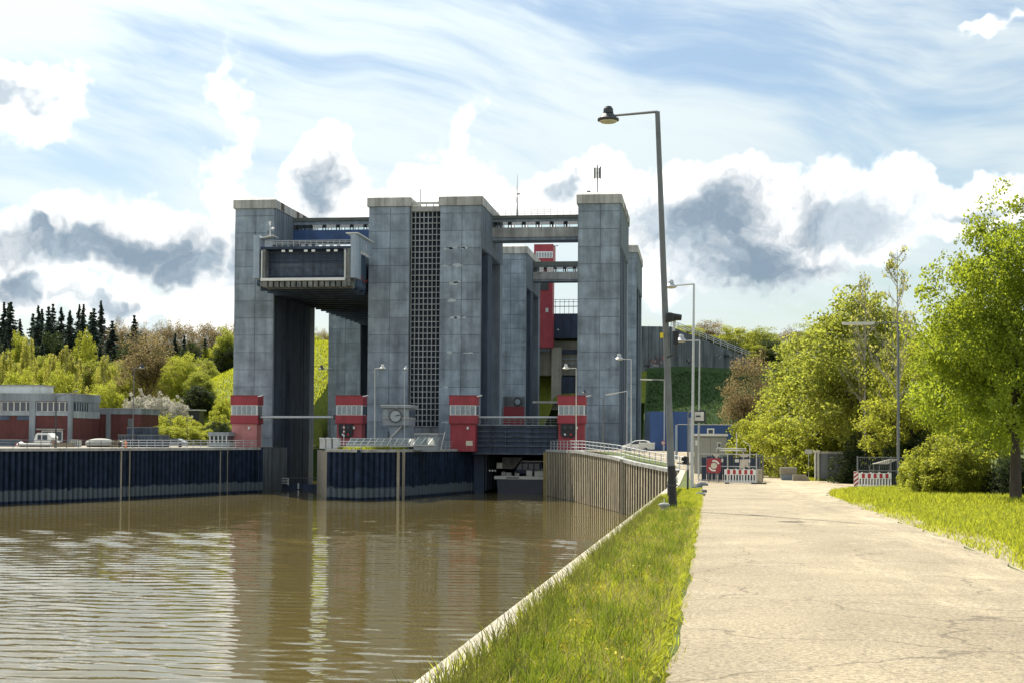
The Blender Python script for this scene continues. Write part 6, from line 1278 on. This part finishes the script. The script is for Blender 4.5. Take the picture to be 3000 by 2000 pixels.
# taller dry stalks along the quay edge and tufts
nt = 700; ty = 7.5 + 50 * r.uniform(0, 1, nt) ** 1.5; tx = KX + .36 + np.abs(r.normal(size=nt)) * .16; tx = np.repeat(tx, 9) + r.normal(size=nt * 9) * .03; ty = np.repeat(ty, 9) + r.normal(size=nt * 9) * .04
blades('quay_edge_stalks', 'tall dark grass stalks leaning over the kerb', tx, ty, .30, .0042, leaf('stalk', (.10, .11, .02), (.16, .17, .03), 2), 3, .7)
nt = 260; ty = 8 + 45 * r.uniform(0, 1, nt) ** 1.4; tx = np.array([r.uniform(KX + .5, interp(XB, q) - .1) for q in ty]); tx = np.repeat(tx, 40) + r.normal(size=nt * 40) * .06; ty = np.repeat(ty, 40) + r.normal(size=nt * 40) * .07
blades('verge_straw', 'dry straw coloured blades scattered in the verge', *[q[:9000] for q in scatter(9000, 7.5, 45, XA, XB, r, 1.2)], .2, .004, leaf('straw', (.36, .30, .13), (.3, .26, .1), 2), 14, .9)
nt = 900; sy = 7.5 + 60 * r.uniform(0, 1, nt) ** 1.3; sx_ = np.array([interp(XB, q) for q in sy]) + np.abs(r.normal(size=nt)) * .05 - .06; blades('road_edge_grass', 'grass creeping over the road edge', np.repeat(sx_, 12) + r.normal(size=nt * 12) * .05, np.repeat(sy, 12) + r.normal(size=nt * 12) * .06, .09, .004, GRASSB, 15, .8)
sy = 7.5 + 60 * r.uniform(0, 1, nt) ** 1.3; sx_ = KX + .52 - np.abs(r.normal(size=nt)) * .12; blades('kerb_grass', 'grass spilling over the kerb', np.repeat(sx_, 12) + r.normal(size=nt * 12) * .05, np.repeat(sy, 12) + r.normal(size=nt * 12) * .06, .16, .0045, GRASSB, 16, .9)
nd = 420; dy_ = 8 + 45 * r.uniform(0, 1, nd) ** 1.3; dx_ = np.array([r.uniform(KX + .6, interp(XB, q) - .05) for q in dy_]); dz_ = np.array([gz(q) for q in dy_]) + r.uniform(.10, .19, nd)
fl = link('dandelions', leaf_mesh('dandelions', np.repeat(np.stack([dx_, dy_, dz_], 1), 5, 0) + r.normal(size=(nd * 5, 3)) * .008, .022, mat('dandelion', (.75, .62, .05), .6), 2., 5)); tag(fl, 'small yellow and cream flowers dotted over the verge', 'flowers', kind='stuff')
nw = 150; wy = 8 + 50 * r.uniform(0, 1, nw) ** 1.3; wx = np.array([interp(XB, q) for q in wy]) - np.abs(r.normal(size=nw)) * .25; wz = np.array([gz(q) for q in wy]) + .05
wd = link('broad_weeds', leaf_mesh('broad_weeds', np.repeat(np.stack([wx, wy, wz], 1), 14, 0) + r.normal(size=(nw * 14, 3)) * np.array([.07, .07, .025]), .042, LF_MAP, 1.5, 6, 2.0)); tag(wd, 'broad leaved weeds along the road side of the verge', 'weeds', kind='stuff')
blades('verge_tufts', 'dense darker tufts in the verge', tx, ty, .25, .0045, leaf('tuft', (.085, .125, .015), (.20, .26, .02), 2), 4, .55)
# right meadow
XR = RR; XE = [(10, 9), (30, 15), (60, 24), (110, 38)]
x, y = scatter(110000, 17, 62, [(a, b + .05) for a, b in XR], XE, r, .9); e_ = x - np.array([interp(XR, q) for q in y]); k = (e_ > .5 + .4 * np.sin(y * .5)) | (r.uniform(0, 1, len(x)) < .3 + .35 * (np.sin(x * 2 + y * .8) > .2)); x, y = x[k], y[k]; blades('meadow_grass', 'sunlit grass to the right of the road', x, y, .12, .010, GRASSB, 6, .8)
x, y = scatter(70000, 58, 97, [(a, b + .15) for a, b in XR], XE, r, .9); blades('meadow_grass_far', 'grass below the right hand trees', x, y, .24, .018, GRASSB, 7, .6)
xx, yy = [], []
for _ in range(1): x = r.uniform(8, 16, 9000); y = r.uniform(117.5, 126, 9000); blades('fence_grass', 'grass strip under the fence and the concrete wall', x, y, .26, .02, GRASSB, 8, .5)
x, y = r.uniform(-54, -41, 16000), r.uniform(204, 214, 16000); ok = np.array([y_ > interp([(p.x, p.y) for p in IW[1:]], x_) + 1.1 for x_, y_ in zip(x, y)]); blades('island_grass', 'bright grass strip on the island edge', x[ok], y[ok], .45, .05, GRASSB, 9, .5, zf=lambda a, b: -.42)
r = np.random.default_rng(21); x, y = r.uniform(-140, -84, 42000), r.uniform(258, 372, 42000); blades('slope_grass', 'tufted grass on the sunny slope beside the tower', x, y, .7, .09, GRASSB, 10, .6)
x, y = r.uniform(-12.8, 20, 9000), r.uniform(326, 358, 9000); blades('embankment_tufts', 'grass tufts on the shaded embankment', x, y, .6, .08, leaf('tuft_dark', (.06, .11, .03), (.08, .14, .03), .5), 12, .6)
